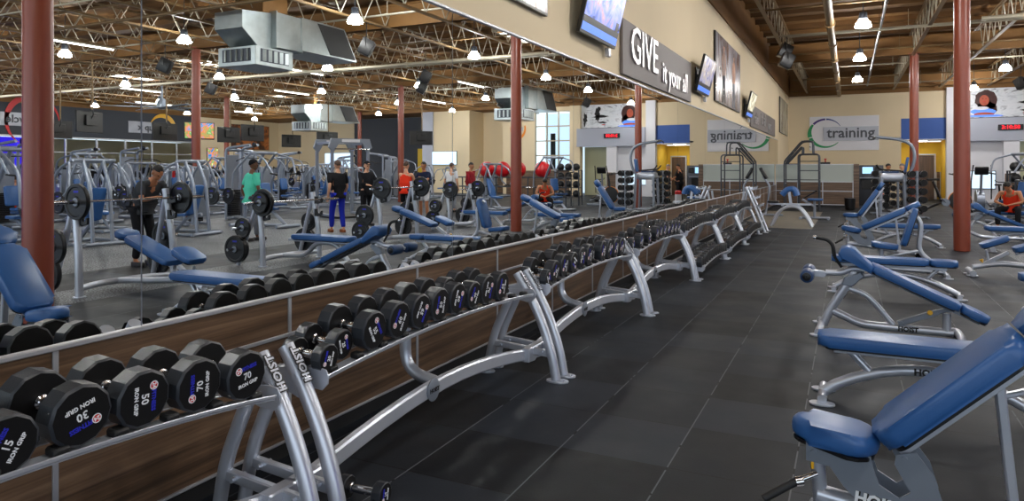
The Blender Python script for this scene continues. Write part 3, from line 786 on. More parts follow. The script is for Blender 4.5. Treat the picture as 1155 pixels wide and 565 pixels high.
rack(False, True).put((0, -0.26, 0), label='silver dumbbell rack nearest the camera, holding the dumbbells marked 30, 50 and 70', cat='rack')
AMP = 0.052
rk = rack(False, True)
for s, n in ((2.30, 'second'), (4.86, 'third'), (7.42, 'fourth')):
    rk.put((0, s, 0), label='silver dumbbell rack with arched floor beam, %s along the mirror wall' % n, cat='rack')
rk2 = rack(True, False)
for s, n in ((9.98, 'fifth'), (12.54, 'sixth'), (15.10, 'seventh')):
    rk2.put((0, s, 0), label='silver rack with two shelves of dumbbells, %s along the mirror wall' % n, cat='rack')
# bar rack at the end of the row
br = tag(empty('barbell_rack', (-2.2, 18.3, 0)), 'tall silver bar rack with slanted posts after the last dumbbell rack', 'rack')
for y in (-0.28, 0.28):
    mb = MB(); mb.tube([(0.35, y, 0.01), (0.12, y, 0.62), (-0.1, y, 1.12)], 0.032, 12, 0.2); mb.build('leg', 'silver', br)
    mb = MB(); mb.tube([(-0.3, y, 0.01), (-0.14, y, 1.0)], 0.028, 12); mb.build('leg', 'silver', br)
    mb = MB(); mb.prism(rrect(0.15, 0.1, 0.049), 0.012, Matrix.Translation((0.36, y, 0.006))); mb.build('foot', 'silver', br)
mb = MB()
for z, x in ((1.05, -0.05), (0.62, 0.1), (0.25, 0.24)): mb.tube([(x, -0.3, z), (x, 0.3, z)], 0.022, 10)
mb.build('crossbars', 'silver', br)
mb = MB()
for z, x in ((1.08, 0.0), (0.86, 0.08), (0.66, 0.16), (0.44, 0.22)):
    for y in (-0.28, 0.28): mb.prism([(-0.03, -0.03), (0.10, -0.03), (0.12, 0.04), (0.09, 0.04), (0.07, 0.0), (-0.03, 0.0)], 0.03, frame((x, y, z), (1, 0, 0), (0, 0, 1)), bevel=0.004)
mb.build('hooks', 'silver', br)
cb = MB(); cb.lathe([(0, 0.025), (0.18, 0.025), (0.19, 0.014), (1.0, 0.014), (1.01, 0.025), (1.2, 0.025)], p0=(0, -0.6, 0), axis=(0, 1, 0), seg=10)
co = tag(cb.build('curl_bar', 'chrome'), 'short chrome bar resting on the upper hooks of the bar rack', 'bar'); co.location = (-2.125, 18.3, 1.105)
cb2 = MB(); cb2.lathe([(0, 0.025), (0.18, 0.025), (0.19, 0.014), (1.0, 0.014), (1.01, 0.025), (1.2, 0.025)], p0=(0, -0.6, 0), axis=(0, 1, 0), seg=10)
co = tag(cb2.build('curl_bar', 'chrome'), 'short chrome bar resting on the middle hooks of the bar rack', 'bar'); co.location = (-1.965, 18.3, 0.685)

# ------------------------------------------------------------------ benches
def cushion(name, outline, th, mtx, parent, material='vinyl', bev=None):
    mb = MB(); mb.prism(outline, th, mtx, bevel=bev or th*0.36, seg=3)
    o = mb.build(name, material, parent, sharp=60)
    # piping seam and backing board
    mb = MB(); sc_ = [(x, y) for x, y in outline]
    cx = sum(p[0] for p in sc_)/len(sc_); cy = sum(p[1] for p in sc_)/len(sc_)
    sc_ = [(cx+(x-cx)*0.93, cy+(y-cy)*0.93) for x, y in sc_]
    mb.prism(sc_, 0.014, mtx @ Matrix.Translation((0, 0, -th/2-0.007))); mb.build('backing_board', 'tv_black', o, smooth=False)
    return o
def foot_pad(mb, p, w=0.09, l=0.13):
    mb.prism(rrect(l, w, min(w, l)/2-0.002, 5), 0.014, Matrix.Translation((p[0], p[1], 0.007)), bevel=0.003)
def XZ(x, z, y, ang=0.0):  # frame with local X along direction ang in the XZ plane, local Y = world Y, local Z = normal up
    c_, s_ = math.cos(ang), math.sin(ang)
    return frame((x, y, z), (c_, 0, s_), (0, 1, 0))
def seat_outline(l, w0, w1):
    out = []
    for k in range(9):
        a = R(90+180*k/8); out.append((w0*0.5+w0*0.5*math.cos(a)*1.0, w0/2*math.sin(a)))
    for k in range(9):
        a = R(-90+180*k/8); out.append((l-w1*0.42+w1*0.42*math.cos(a), w1/2*math.sin(a)))
    return out

def incline_bench(angle=44, back_len=0.66, head_len=0.2, lettering=True, seat_tilt=-6):
    b = empty('incline_bench')
    cushion('seat', seat_outline(0.34, 0.17, 0.28), 0.085, XZ(0.0, 0.485, 0, R(seat_tilt)), b)
    a = R(angle); c_, s_ = math.cos(a), math.sin(a)
    P0 = Vector((0.365, 0, 0.455)); D = Vector((c_, 0, s_)); Nn = Vector((-s_, 0, c_))
    m0 = XZ(P0.x, P0.z, 0, a)
    cushion('back_pad', rrect(back_len, 0.29, 0.07, 6, cx=back_len/2), 0.088, m0 @ Matrix.Translation((0, 0, 0.040)), b)
    if head_len > 0: cushion('head_pad', rrect(head_len, 0.29, 0.09, 6, cx=head_len/2), 0.088, m0 @ Matrix.Translation((back_len+0.008, 0, 0.040)), b)
    mb = MB()
    for y in (-0.05, 0.05):
        p, q = P0+D*0.02-Nn*0.03, P0+D*(back_len+head_len*0.6)-Nn*0.03
        mb.rtube([(p.x, y, p.z), (q.x, y, q.z)], 0.008, 0.055, up=Nn)
    for k in (0.1, back_len*0.55, back_len*0.95):
        p = P0+D*k-Nn*0.03; mb.cyl((p.x, -0.065, p.z), (p.x, 0.065, p.z), 0.012, seg=10)
    mb.build('back_support', 'silver', b)
    mb = MB()
    pl = [(0.06, 0.44), (0.30, 0.425), (0.31, 0.37), (0.33, 0.31), (0.40, 0.27), (0.44, 0.30), (0.385, 0.40), (0.39, 0.44), (0.46, 0.46), (0.52, 0.38), (0.55, 0.28),
          (0.50, 0.19), (0.40, 0.165), (0.28, 0.20), (0.20, 0.28), (0.15, 0.35), (0.06, 0.36)]
    for y in (-0.075, 0.075): mb.prism(pl, 0.008, frame((0, y, 0), (1, 0, 0), (0, 0, 1)))
    for (x, z) in ((0.09, 0.40), (0.42, 0.43), (0.36, 0.22)): mb.cyl((x, -0.088, z), (x, 0.088, z), 0.011, seg=10)
    sp = mb.build('side_plates', 'grey_metal', b)
    if lettering:
        t = MB(); t.text('HOIST', 0.062, frame((0.33, -0.0805, 0.235), (1, 0, -0.12), (0.12, 0, 1)), 0.001, 0.0028); t.build('brand_lettering', 'white_paint', sp, smooth=False)
        t = MB(); t.text('HOIST', 0.062, frame((0.333, -0.0798, 0.232), (1, 0, -0.12), (0.12, 0, 1)), 0.001, 0.006); t.build('lettering_outline', 'black_paint', sp, smooth=False)
    mb = MB(); q = P0+D*(back_len*0.72)-Nn*0.05
    mb.rtube([(q.x, 0, q.z), (q.x+0.06, 0, 0.14)], 0.035, 0.05, up=(0, 1, 0)); mb.rtube([(q.x+0.045, 0, 0.28), (q.x+0.06, 0, 0.10)], 0.05, 0.065, up=(0, 1, 0))
    mb.rtube([(q.x+0.0, 0, q.z-0.05), (q.x+0.13, 0, q.z-0.0)], 0.02, 0.03, up=(0, 1, 0))
    mb.build('support_strut', 'silver', b)
    mb = MB(); mb.tube([(0.10, 0, 0.20), (0.35, 0, 0.17), (0.9, 0, 0.085), (1.22, 0, 0.06)], 0.038, 12, 0.1)
    mb.tube([(0.10, 0, 0.36), (0.12, 0, 0.06)], 0.03, 12)
    mb.build('main_beam', 'silver', b)
    mb = MB(); mb.tube([(0.08, -0.27, 0.03), (0.12, -0.12, 0.06), (0.12, 0.12, 0.06), (0.08, 0.27, 0.03)], 0.028, 12, 0.06)
    for y in (-0.27, 0.27): foot_pad(mb, (0.07, y))
    mb.build('front_foot', 'silver', b)
    mb = MB(); mb.tube([(1.22, -0.30, 0.05), (1.22, 0.30, 0.05)], 0.036, 12)
    mb.build('rear_foot', 'silver', b)
    for y in (-0.27, 0.27):
        mb = MB(); mb.cyl((1.22, y-0.03, 0.05), (1.22, y+0.03, 0.05), 0.046, seg=14); mb.build('foot_cap', 'rubber', b)
    mb = MB(); mb.tube([(0.02, -0.10, 0.27), (-0.10, -0.16, 0.20)], 0.017, 10); mb.build('handle_grip', 'rubber', b)
    mb = MB(); mb.tube([(0.10, -0.05, 0.30), (0.02, -0.10, 0.27)], 0.012, 10); mb.lathe([(0, 0.02), (0.03, 0.02)], p0=(0.02, -0.10, 0.27), axis=(1, 0.4, 0.2), seg=10); mb.build('handle', 'chrome', b)
    mb = MB(); mb.box((0.085, -0.086, 0.345), (0.012, 0.01, 0.03), bevel=0.003); mb.cyl((0.62, -0.04, 0.18), (0.62, -0.11, 0.18), 0.017, seg=10); mb.build('pop_pin', 'yellow_plastic', b)
    mb = MB()
    for x in (0.56, 0.70): mb.lathe([(0, 0.014), (0.02, 0.034), (0.03, 0.036), (0.045, 0.022)], p0=(x, 0.05, 0.16), axis=(0, 1, 0), seg=14)
    mb.build('transport_wheels', 'tv_black', b)
    return b
ib = Proto(incline_bench())
ib.put((-0.22, 3.22, 0), label='blue adjustable incline bench nearest the camera, its back rising past the right edge', cat='bench')

def flat_bench(L=1.28, split=False):
    b = empty('flat_bench')
    if not split: cushion('pad', rrect(L, 0.29, 0.07, 6, cx=L/2), 0.075, XZ(0, 0.415, 0), b)
    else:
        cushion('pad', rrect(L*0.78, 0.28, 0.05, 6, cx=L*0.39), 0.07, XZ(0, 0.42, 0), b); cushion('head_pad', rrect(L*0.21, 0.28, 0.06, 6, cx=L*0.785+L*0.105), 0.07, XZ(0, 0.42, 0), b)
    mb = MB()
    for y in (-0.04, 0.04): mb.rtube([(0.1, y, 0.35), (L-0.12, y, 0.35)], 0.012, 0.045)
    mb.build('pad_rail', 'silver', b)
    mb = MB(); pts = [(0.03+ (L-0.02)*u, 0, 0.04+0.215*math.sin(PI*min(1, u*1.02))**0.8 if 0 < u < 1 else 0.04) for u in [i/14 for i in range(15)]]
    mb.tube(pts, 0.036, 14); arc = mb.build('arched_beam', 'silver', b)
    t = MB(); t.text('HOIST', 0.06, frame((0.66, -0.0365, 0.250), (1, 0, 0), (0, 0, 1)), 0.001, 0.003); t.build('brand_lettering', 'black_paint', arc, smooth=False)
    mb = MB(); mb.tube([(0.19, 0, 0.35), (0.33, 0, 0.20)], 0.026, 10); mb.build('strut', 'silver', b)
    mb = MB(); mb.tube([(L-0.2, 0, 0.35), (L-0.34, 0, 0.20)], 0.026, 10); mb.build('strut', 'silver', b)
    for x in (0.03, L):
        mb = MB(); mb.tube([(x, -0.17, 0.035), (x, 0.17, 0.035)], 0.030, 12)
        for y in (-0.17, 0.17): foot_pad(mb, (x, y), 0.09, 0.16)
        mb.build('foot', 'silver', b)
    return b
Proto(flat_bench()).put((-0.19, 5.24, 0), label='long flat blue bench just behind the nearest incline bench', cat='bench')
Proto(flat_bench(1.4, True)).put((-0.2, 9.95, 0), label='flat blue bench with a separate head pad behind the sit-up bench', cat='bench')

def situp_bench():
    b = empty('situp_bench')
    a = math.atan2(0.34-0.66, 0.92-0.22)
    cushion('main_pad', rrect(0.78, 0.30, 0.05, 5, cx=0.39), 0.07, XZ(0.555, 0.645, 0, a), b)
    e0 = (0.555+0.79*math.cos(a), 0.645+0.79*math.sin(a))
    cushion('head_pad', rrect(0.23, 0.30, 0.08, 6, cx=0.115), 0.07, XZ(e0[0], e0[1], 0, a), b)
    # knee hump: rolled pad
    mb = MB()
    prof = [(0.30, 0.70), (0.27, 0.76), (0.30, 0.815), (0.36, 0.835), (0.42, 0.81), (0.50, 0.72), (0.575, 0.655), (0.55, 0.585), (0.48, 0.63), (0.40, 0.70)]
    mb.prism(prof, 0.30, frame((0, 0, 0), (1, 0, 0), (0, 0, 1)), bevel=0.02, seg=3); mb.build('knee_pad', 'vinyl', b, sharp=60)
    for s in (-1, 1):
        mb = MB(); mb.lathe([(0, 0.03), (0.005, 0.055), (0.02, 0.062), (0.2, 0.062), (0.215, 0.055), (0.22, 0.03)], p0=(0.0, s*0.05, 0.545), axis=(0, s, 0), seg=22)
        ro = mb.build('foot_roller', 'vinyl_dark', b)
        mb = MB(); mb.lathe([(0, 0.04), (0.008, 0.04), (0.012, 0.015), (0.02, 0.012)], p0=(0.0, s*0.27, 0.545), axis=(0, s, 0), seg=16); mb.build('end_cap', 'tv_black', ro)
    mb = MB(); mb.cyl((0, -0.25, 0.545), (0, 0.25, 0.545), 0.014, seg=10)
    mb.tube([(0.16, 0, 0.56), (0.30, 0, 0.565), (0.40, 0, 0.62), (0.50, 0, 0.60)], 0.030, 12, 0.08)
    mb.prism([(-0.03, -0.02), (0.0, 0.04), (0.14, 0.03), (0.19, 0.0), (0.14, -0.035)], 0.03, frame((0.0, 0, 0.545), (1, 0, 0), (0, 0, 1)), bevel=0.004)
    mb.build('roller_arm', 'silver', b)
    mb = MB(); mb.tube([(0.30, 0, 0.62), (0.235, 0, 0.72)], 0.014, 10); mb.tube([(0.235, 0, 0.72), (0.22, 0, 0.84), (0.17, 0, 0.885), (0.07, 0, 0.90)], 0.018, 12, 0.09); mb.build('handle_grip', 'rubber', b)
    mb = MB(); mb.sphere((0.06, 0, 0.902), 0.021, seg=12); mb.build('handle_tip', 'chrome', b)
    mb = MB(); mb.tube([(0.13, 0, 0.05), (0.22, 0, 0.24), (0.33, 0, 0.43), (0.42, 0, 0.58)], 0.042, 14, 0.1); mb.build('front_post', 'silver', b)
    mb = MB(); mb.prism([(-0.06, -0.04), (-0.04, 0.03), (0.10, 0.09), (0.14, 0.05), (0.03, -0.06)], 0.10, frame((0.36, 0, 0.50), (1, 0, 0), (0, 0, 1)), bevel=0.01); mb.cyl((0.44, -0.06, 0.555), (0.44, 0.06, 0.555), 0.014, seg=10); mb.build('pivot_bracket', 'grey_metal', b)
    mb = MB(); mb.tube([(0.20, 0, 0.20), (0.32, 0, 0.15), (0.46, 0, 0.085), (0.80, 0, 0.075), (1.22, 0, 0.075)], 0.038, 14, 0.12); bmn = mb.build('base_beam', 'silver', b)
    t = MB(); t.text('HOIST', 0.058, frame((0.86, -0.039, 0.077), (1, 0, 0), (0, 0, 1)), 0.001, 0.003); t.build('brand_lettering', 'black_paint', bmn, smooth=False)
    mb = MB(); mb.tube([(0.36, 0, 0.42), (0.50, 0, 0.38), (0.60, 0, 0.28), (0.74, 0, 0.10)], 0.026, 12, 0.1); mb.build('stay_tube', 'silver', b)
    mb = MB(); p, q = Vector((0.56, 0, 0.60)), Vector((1.42, 0, 0.205))
    for y in (-0.07, 0.07): mb.rtube([(p.x, y, p.z), (q.x, y, q.z)], 0.012, 0.05, up=(0.4, 0, 0.9))
    mb.build('pad_rails', 'grey_metal', b)
    mb = MB(); mb.rtube([(0.78, 0, 0.12), (1.10, 0, 0.255)], 0.05, 0.055, up=(0, 1, 0)); mb.rtube([(1.08, 0, 0.25), (1.22, 0, 0.30)], 0.04, 0.04, up=(0, 1, 0))
    for x, z in ((0.80, 0.13), (1.18, 0.285)): mb.cyl((x, -0.04, z), (x, 0.04, z), 0.022, seg=12)
    mb.build('adjuster', 'grey_metal', b)
    mb = MB(); mb.lathe([(0, 0.012), (0.02, 0.012), (0.025, 0.022), (0.045, 0.022)], p0=(1.03, -0.02, 0.235), axis=(0.1, -0.9, 0.5), seg=12); mb.build('pop_pin', 'yellow_plastic', b)
    mb = MB(); mb.tube([(1.17, 0, 0.08), (1.17, 0, 0.25)], 0.036, 12); mb.build('rear_post', 'silver', b)
    for x, nm in ((0.12, 'front_foot'), (1.27, 'rear_foot')):
        mb = MB(); mb.tube([(x-0.02, -0.31, 0.03), (x, -0.14, 0.06), (x, 0.14, 0.06), (x-0.02, 0.31, 0.03)], 0.034, 12, 0.05)
        for y in (-0.31, 0.31): foot_pad(mb, (x-0.02, y), 0.1, 0.15)
        mb.build(nm, 'silver', b)
    return b
sb = Proto(situp_bench())
sb.put((-0.36, 7.45, 0), label='blue decline sit-up bench with foot rollers and a black curved handle', cat='bench')

def shoulder_bench():
    b = empty('shoulder_press_bench')
    cushion('seat', rrect(0.36, 0.30, 0.06, 5, cx=0.18), 0.07, XZ(0, 0.44, 0, R(-6)), b)
    cushion('back_pad', rrect(0.58, 0.30, 0.06, 5, cx=0.29), 0.07, XZ(0.42, 0.43, 0, R(74)), b)
    mb = MB(); mb.tube([(0.50, 0, 0.95), (0.66, 0, 0.80), (0.62, 0, 0.35), (0.95, 0, 0.06)], 0.035, 12, 0.12); mb.build('rear_frame', 'silver', b)
    mb = MB(); mb.tube([(0.12, 0, 0.40), (0.16, 0, 0.05)], 0.034, 12); mb.tube([(0.16, 0, 0.08), (0.95, 0, 0.06)], 0.034, 12); mb.tube([(0.2, 0, 0.25), (0.62, 0, 0.36)], 0.026, 10); mb.build('base_frame', 'silver', b)
    for x in (0.12, 0.97):
        mb = MB(); mb.tube([(x, -0.27, 0.03), (x, 0.27, 0.03)], 0.03, 12)
        for y in (-0.27, 0.27): foot_pad(mb, (x, y))
        mb.build('foot', 'silver', b)
    return b
shb = Proto(shoulder_bench())
shb.put((0.31, 11.85, 0), label='blue upright seat bench with a nearly vertical back, behind the head-pad bench', cat='bench')
ib2 = Proto(incline_bench(27, 0.78, 0.24, False, -10))
ib2.put((-0.12, 14.3, 0), label='blue bench with long low-inclined back, behind the upright seat bench', cat='bench')
ib3 = Proto(incline_bench(57, 0.72, 0.2, False, 0))
ib3.put((-0.12, 18.2, 0), label='blue bench with steeply raised back, farthest of the bench row', cat='bench')
Proto(flat_bench(1.2)).put((0.45, 16.2, 0), label='flat blue bench between the low-inclined and the steep bench', cat='bench')
# ------------------------------------------------------------------ things on the walls
def YZ(x, y, z, face=1):   # text frame on the dumbbell wall, readable from the hall
    return frame((x, y, z), (0, 1, 0), (0, 0, 1))
def XZf(x, y, z):          # text frame on the far wall, readable from the camera
    return frame((x, y, z), (1, 0, 0), (0, 0, 1))
def wall_tv(y, screen, label):
    t = tag(empty('wall_television', (WX, y, 3.46)), label, 'television')
    tl = R(-14); rot = Matrix.Rotation(-tl, 4, 'Y')
    c = Vector((0.17, 0, 0.0))
    def m(d): return Matrix.Translation(c) @ rot @ Matrix.Translation(d)
    mb = MB(); mb.prism(rrect(0.74, 1.30, 0.015, 3), 0.05, m((0, 0, 0)) @ Matrix.Rotation(R(90), 4, 'Y'), bevel=0.006); mb.build('casing', 'tv_black', t)
    W = lambda h0, h1, w0, w1, d: [m((d, w0, h0)), m((d, w1, h1))]
    mb = MB(); mb.box(m((0.0265, 0, 0.06)).to_translation(), (0.003, 1.25, 0.56), rot); sc_ = mb.build('screen', screen, t, smooth=False)
    mb = MB(); mb.box(m((0.0270, 0, -0.20)).to_translation(), (0.003, 1.25, 0.07), rot); mb.build('black_band', 'tv_black', sc_, smooth=False)
    mb = MB(); mb.box(m((0.0270, 0, -0.285)).to_translation(), (0.003, 1.25, 0.09), rot); mb.build('news_ticker', 'screen_bar', sc_, smooth=False)
    mb = MB(); mb.box(m((0.0290, 0.52, -0.12)).to_translation(), (0.003, 0.10, 0.12), rot); mb.build('score_box', 'tv_black', sc_, smooth=False)
    mb = MB(); mb.box((0.012, 0, 0.0), (0.024, 0.5, 0.35), bevel=0.004); mb.rtube([(0.02, 0.15, 0), (0.15, 0.15, 0)], 0.04, 0.06, up=(0, 0, 1)); mb.rtube([(0.02, -0.15, 0), (0.15, -0.15, 0)], 0.04, 0.06, up=(0, 0, 1)); mb.build('wall_bracket', 'tv_black', t)
    mb = MB(); mb.box((0.05, 0.52, -0.42), (0.06, 0.09, 0.11), bevel=0.01); mb.tube([(0.05, 0.52, -0.37), (0.09, 0.45, -0.25)], 0.006, 6); mb.build('cable_box', 'trim', t)
    return t
wall_tv(7.85, 'screen_a', 'wall television with a blue picture, the largest, left of the GIVE it your all sign')
wall_tv(14.4, 'screen_b', 'wall television right of the GIVE it your all sign, beside the tall poster')
wall_tv(21.6, 'screen_c', 'wall television with a pale picture, farthest along the wall, by the second sign')
def wall_sign(y0, y1, z0, z1, parts, label):
    t = tag(empty('wall_sign', (WX, (y0+y1)/2, (z0+z1)/2)), label, 'sign')
    mb = MB(); mb.box((0.02, 0, 0), (0.04, y1-y0, z1-z0), bevel=0.004); mb.build('board', 'sign_grey', t)
    for (txt, size, y, z) in parts:
        mb = MB(); mb.text(txt, size, frame((0.055, y, z), (0, 1, 0), (0, 0, 1)), 0.012, 0.004, align='LEFT'); mb.build('lettering', 'sign_steel', t, smooth=False)
    return t
wall_sign(9.05, 13.55, 2.86, 3.62, [('GIVE', 0.74, -1.95, 0.06), ('it your all', 0.50, -0.12, -0.10)], 'long taupe wall sign with silver letters reading GIVE it your all')
wall_sign(22.7, 30.6, 2.90, 3.60, [('make', 0.5, -3.3, -0.06), ('it', 0.62, -1.3, 0.06), ('all', 0.62, -0.4, 0.05), ('yours', 0.5, 1.0, -0.04)], 'smaller taupe wall sign with silver letters, farther along the same wall')
def wall_poster(y0, y1, z0, z1, material, label):
    t = tag(empty('wall_poster', (WX, (y0+y1)/2, (z0+z1)/2)), label, 'poster')
    mb = MB(); mb.box((0.02, 0, 0), (0.04, y1-y0, z1-z0), bevel=0.003); mb.build('frame_edge', 'tv_black', t)
    mb = MB(); mb.box((0.042, 0, 0), (0.004, y1-y0-0.05, z1-z0-0.05)); pic = mb.build('picture', material, t, smooth=False)
    return t, pic
def figure_print(pic, x, y, z, h, mats, flip=1, arms=True):
    """flat printed figure on a poster: legs, torso, arms, head in the given colours"""
    def pr(out, mt, k):
        mb = MB(); mb.prism(out, 0.001, frame((x+0.0006*k, y, z), (0, flip, 0), (0, 0, 1))); mb.build('printed_figure', mt, pic, smooth=False)
    s = h
    pr([(-0.16*s, 0), (-0.05*s, 0), (-0.01*s, 0.42*s), (0.05*s, 0.02*s), (0.15*s, 0.0), (0.10*s, 0.48*s), (-0.12*s, 0.48*s)], mats[0], 1)
    pr([(-0.11*s, 0.45*s), (0.10*s, 0.45*s), (0.14*s, 0.80*s), (0.03*s, 0.85*s), (-0.04*s, 0.85*s), (-0.15*s, 0.79*s)], mats[1], 2)
    if arms:
        pr([(-0.15*s, 0.79*s), (-0.21*s, 0.62*s), (-0.15*s, 0.42*s), (-0.12*s, 0.43*s), (-0.16*s, 0.62*s), (-0.11*s, 0.74*s)], mats[2], 3)
        pr([(0.14*s, 0.79*s), (0.20*s, 0.60*s), (0.12*s, 0.46*s), (0.10*s, 0.48*s), (0.15*s, 0.61*s), (0.10*s, 0.74*s)], mats[2], 3)
    pr([(0.055*s*math.cos(2*PI*i/14), 0.90*s+0.07*s*math.sin(2*PI*i/14)) for i in range(14)], mats[2], 4)
    pr([(0.075*s*math.cos(PI*i/9), 0.92*s+0.08*s*math.sin(PI*i/9)) for i in range(10)], 'hair_brown', 5)
wall_poster(2.3, 6.46, 3.12, 4.75, 'poster_a', 'large gym photo poster over the mirror, cut off by the top edge')
t, pic = wall_poster(16.3, 20.3, 3.14, 4.76, 'poster_a', 'large gym photo poster of two people between the second and third televisions')
figure_print(pic, 0.046, -0.85, -0.78, 1.5, ('cloth_charcoal', 'skin_c', 'skin_b'))
figure_print(pic, 0.046, 0.75, -0.78, 1.45, ('cloth_grey', 'skin_b', 'skin_b'))
wall_poster(32.9, 37.3, 3.2, 4.8, 'poster_b', 'pale faded wall poster at the far end beside the corner')

# training sign on the far wall
tx0, tx1 = -0.62, 1.42
t = tag(empty('training_sign', (0, YB-0.03, 0)), 'white wall sign reading training with a green and purple ring', 'sign')
def face_px(x, y, Y=YB-0.05):
    u = (x-577.5)/F_PX; q = Y/(math.cos(YAW)+u*math.sin(YAW)); return ((-math.sin(YAW)+u*math.cos(YAW))*q, H_CAM-(y-190)*q/F_PX)
x0, z1 = face_px(913, 132); x1, z0 = face_px(991.5, 169)
mb = MB(); mb.box(((x0+x1)/2, 0, (z0+z1)/2), (x1-x0, 0.03, z1-z0), bevel=0.004); mb.build('board', 'sign_white', t)
sx0, sz1 = face_px(928.5, 143.5); sx1, sz0 = face_px(991, 158)
mb = MB(); mb.box(((sx0+sx1)/2, -0.03, (sz0+sz1)/2), (sx1-sx0, 0.03, sz1-sz0), bevel=0.004); mb.build('name_plate', 'sign_silver', t)
mb = MB(); mb.text('training', (sz1-sz0)*1.02, XZf((sx0+sx1)/2, -0.05, (sz0+sz1)/2+0.03), 0.008, 0.012); mb.build('lettering', 'letter_dark', t, smooth=False)
rcx, rcz = face_px(931.5, 150.2); rr = (z1-z0)*0.41
def arc(a0, a1, w0, w1, r, name, mt, sx_=1.08):
    out = []; n = 18
    for i in range(n+1):
        a = R(a0+(a1-a0)*i/n); k = r+ (w0+(w1-w0)*i/n)/2
        out.append((rcx+k*sx_*math.cos(a), rcz+k*math.sin(a)))
    for i in range(n, -1, -1):
        a = R(a0+(a1-a0)*i/n); k = r-(w0+(w1-w0)*i/n)/2
        out.append((rcx+k*sx_*math.cos(a), rcz+k*math.sin(a)))
    mb = MB(); mb.prism(out, 0.01, frame((0, -0.022, 0), (1, 0, 0), (0, 0, 1))); mb.build(name, mt, t, smooth=False)
arc(142, 196, 0.10, 0.20, rr, 'green_arc', 'green_paint'); arc(200, 318, 0.17, 0.03, rr, 'green_arc', 'green_paint')
arc(92, 139, 0.09, 0.10, rr, 'purple_arc', 'purple_paint'); arc(30, 89, 0.02, 0.08, rr, 'blue_arc', 'navy_paint')

# poster and red clock over the portal
t = tag(empty('wall_mural', (0, YB-0.02, 0)), 'wide wall poster of a curly-haired person in blue among ink splashes, above the clock', 'poster')
mx0, mx1, mz0, mz1 = 5.1, 8.6, 3.94, 5.3
mb = MB(); mb.box(((mx0+mx1)/2, -0.02, (mz0+mz1)/2), (mx1-mx0, 0.03, mz1-mz0)); pic = mb.build('picture', 'poster_c', t, smooth=False)
mb = MB(); mb.box(((mx0+mx1)/2, -0.05, mz0-0.02), (mx1-mx0+0.1, 0.10, 0.05)); mb.build('ledge', 'tv_black', t, smooth=False)
def blob(cx, cz, rx, rz, mt, k, jag=0.0, n=22, name='printed_shape'):
    out = [(cx+rx*(1+jag*random.uniform(-1, 1))*math.cos(2*PI*i/n), cz+rz*(1+jag*random.uniform(-1, 1))*math.sin(2*PI*i/n)) for i in range(n)]
    mb = MB(); mb.prism(out, 0.001, frame((0, -0.036-0.001*k, 0), (1, 0, 0), (0, 0, 1))); mb.build(name, mt, pic, smooth=False)
blob(5.74, 4.76, 0.46, 0.44, 'print_hair', 1, 0.10); blob(5.78, 4.36, 0.40, 0.34, 'print_hair', 1, 0.10)
blob(5.66, 4.74, 0.19, 0.25, 'print_skin', 2); blob(5.62, 4.22, 0.50, 0.14, 'screen_bar', 3, 0.05); blob(5.55, 4.38, 0.30, 0.08, 'sign_white', 4); blob(5.65, 4.10, 0.4, 0.09, 'print_skin', 5); blob(5.7, 4.02, 0.7, 0.05, 'screen_bar', 6)
blob(5.60, 4.82, 0.03, 0.015, 'black_paint', 7); blob(5.73, 4.82, 0.03, 0.015, 'black_paint', 7); blob(5.67, 4.68, 0.05, 0.015, 'red_paint', 7)
blob(7.6, 4.75, 0.16, 0.42, 'black_paint', 2, 0.35); blob(7.45, 4.6, 0.45, 0.08, 'black_paint', 2, 0.4); blob(7.5, 5.05, 0.10, 0.12, 'black_paint', 3); blob(7.3, 4.25, 0.3, 0.05, 'black_paint', 3, 0.5); blob(8.35, 4.5, 0.12, 0.35, 'black_paint', 2, 0.5)
blob(7.25, 4.12, 0.12, 0.03, 'red_paint', 4, 0.3)
t = tag(empty('digital_clock', (6.6, YB-0.48, 3.45)), 'black wall clock with red digits on the pale grey header', 'clock')
mb = MB(); mb.box((0, 0, 0), (0.95, 0.06, 0.26), bevel=0.01); mb.build('casing', 'tv_black', t)
mb = MB(); mb.text('3:10:50', 0.24, XZf(0, -0.035, 0), 0.003, 0.004); mb.build('digits', 'led_red', t, smooth=False)
# orange ring sign on the cream wall (mirror view)
t = tag(empty('ring_sign', (12.75, YB-0.03, 4.0)), 'orange ring sign on the cream wall, seen in the mirror behind the near red column', 'sign')
mb = MB(); out = []
for i in range(25): a = R(-200+330*i/24); k = 0.62+0.02; out.append((k*0.82*math.cos(a), k*math.sin(a)))
for i in range(24, -1, -1): a = R(-200+330*i/24); w_ = 0.05+0.16*max(0, math.sin(PI*i/24)); k = 0.62-w_; out.append((k*0.82*math.cos(a), k*math.sin(a)))
mb.prism(out, 0.03, XZf(0, 0, 0)); mb.build('ring', 'orange', t, smooth=False)
mb = MB(); mb.box((0.0, -0.02, 0), (0.7, 0.02, 0.22)); mb.build('name_plate', 'sign_silver', t, smooth=False)
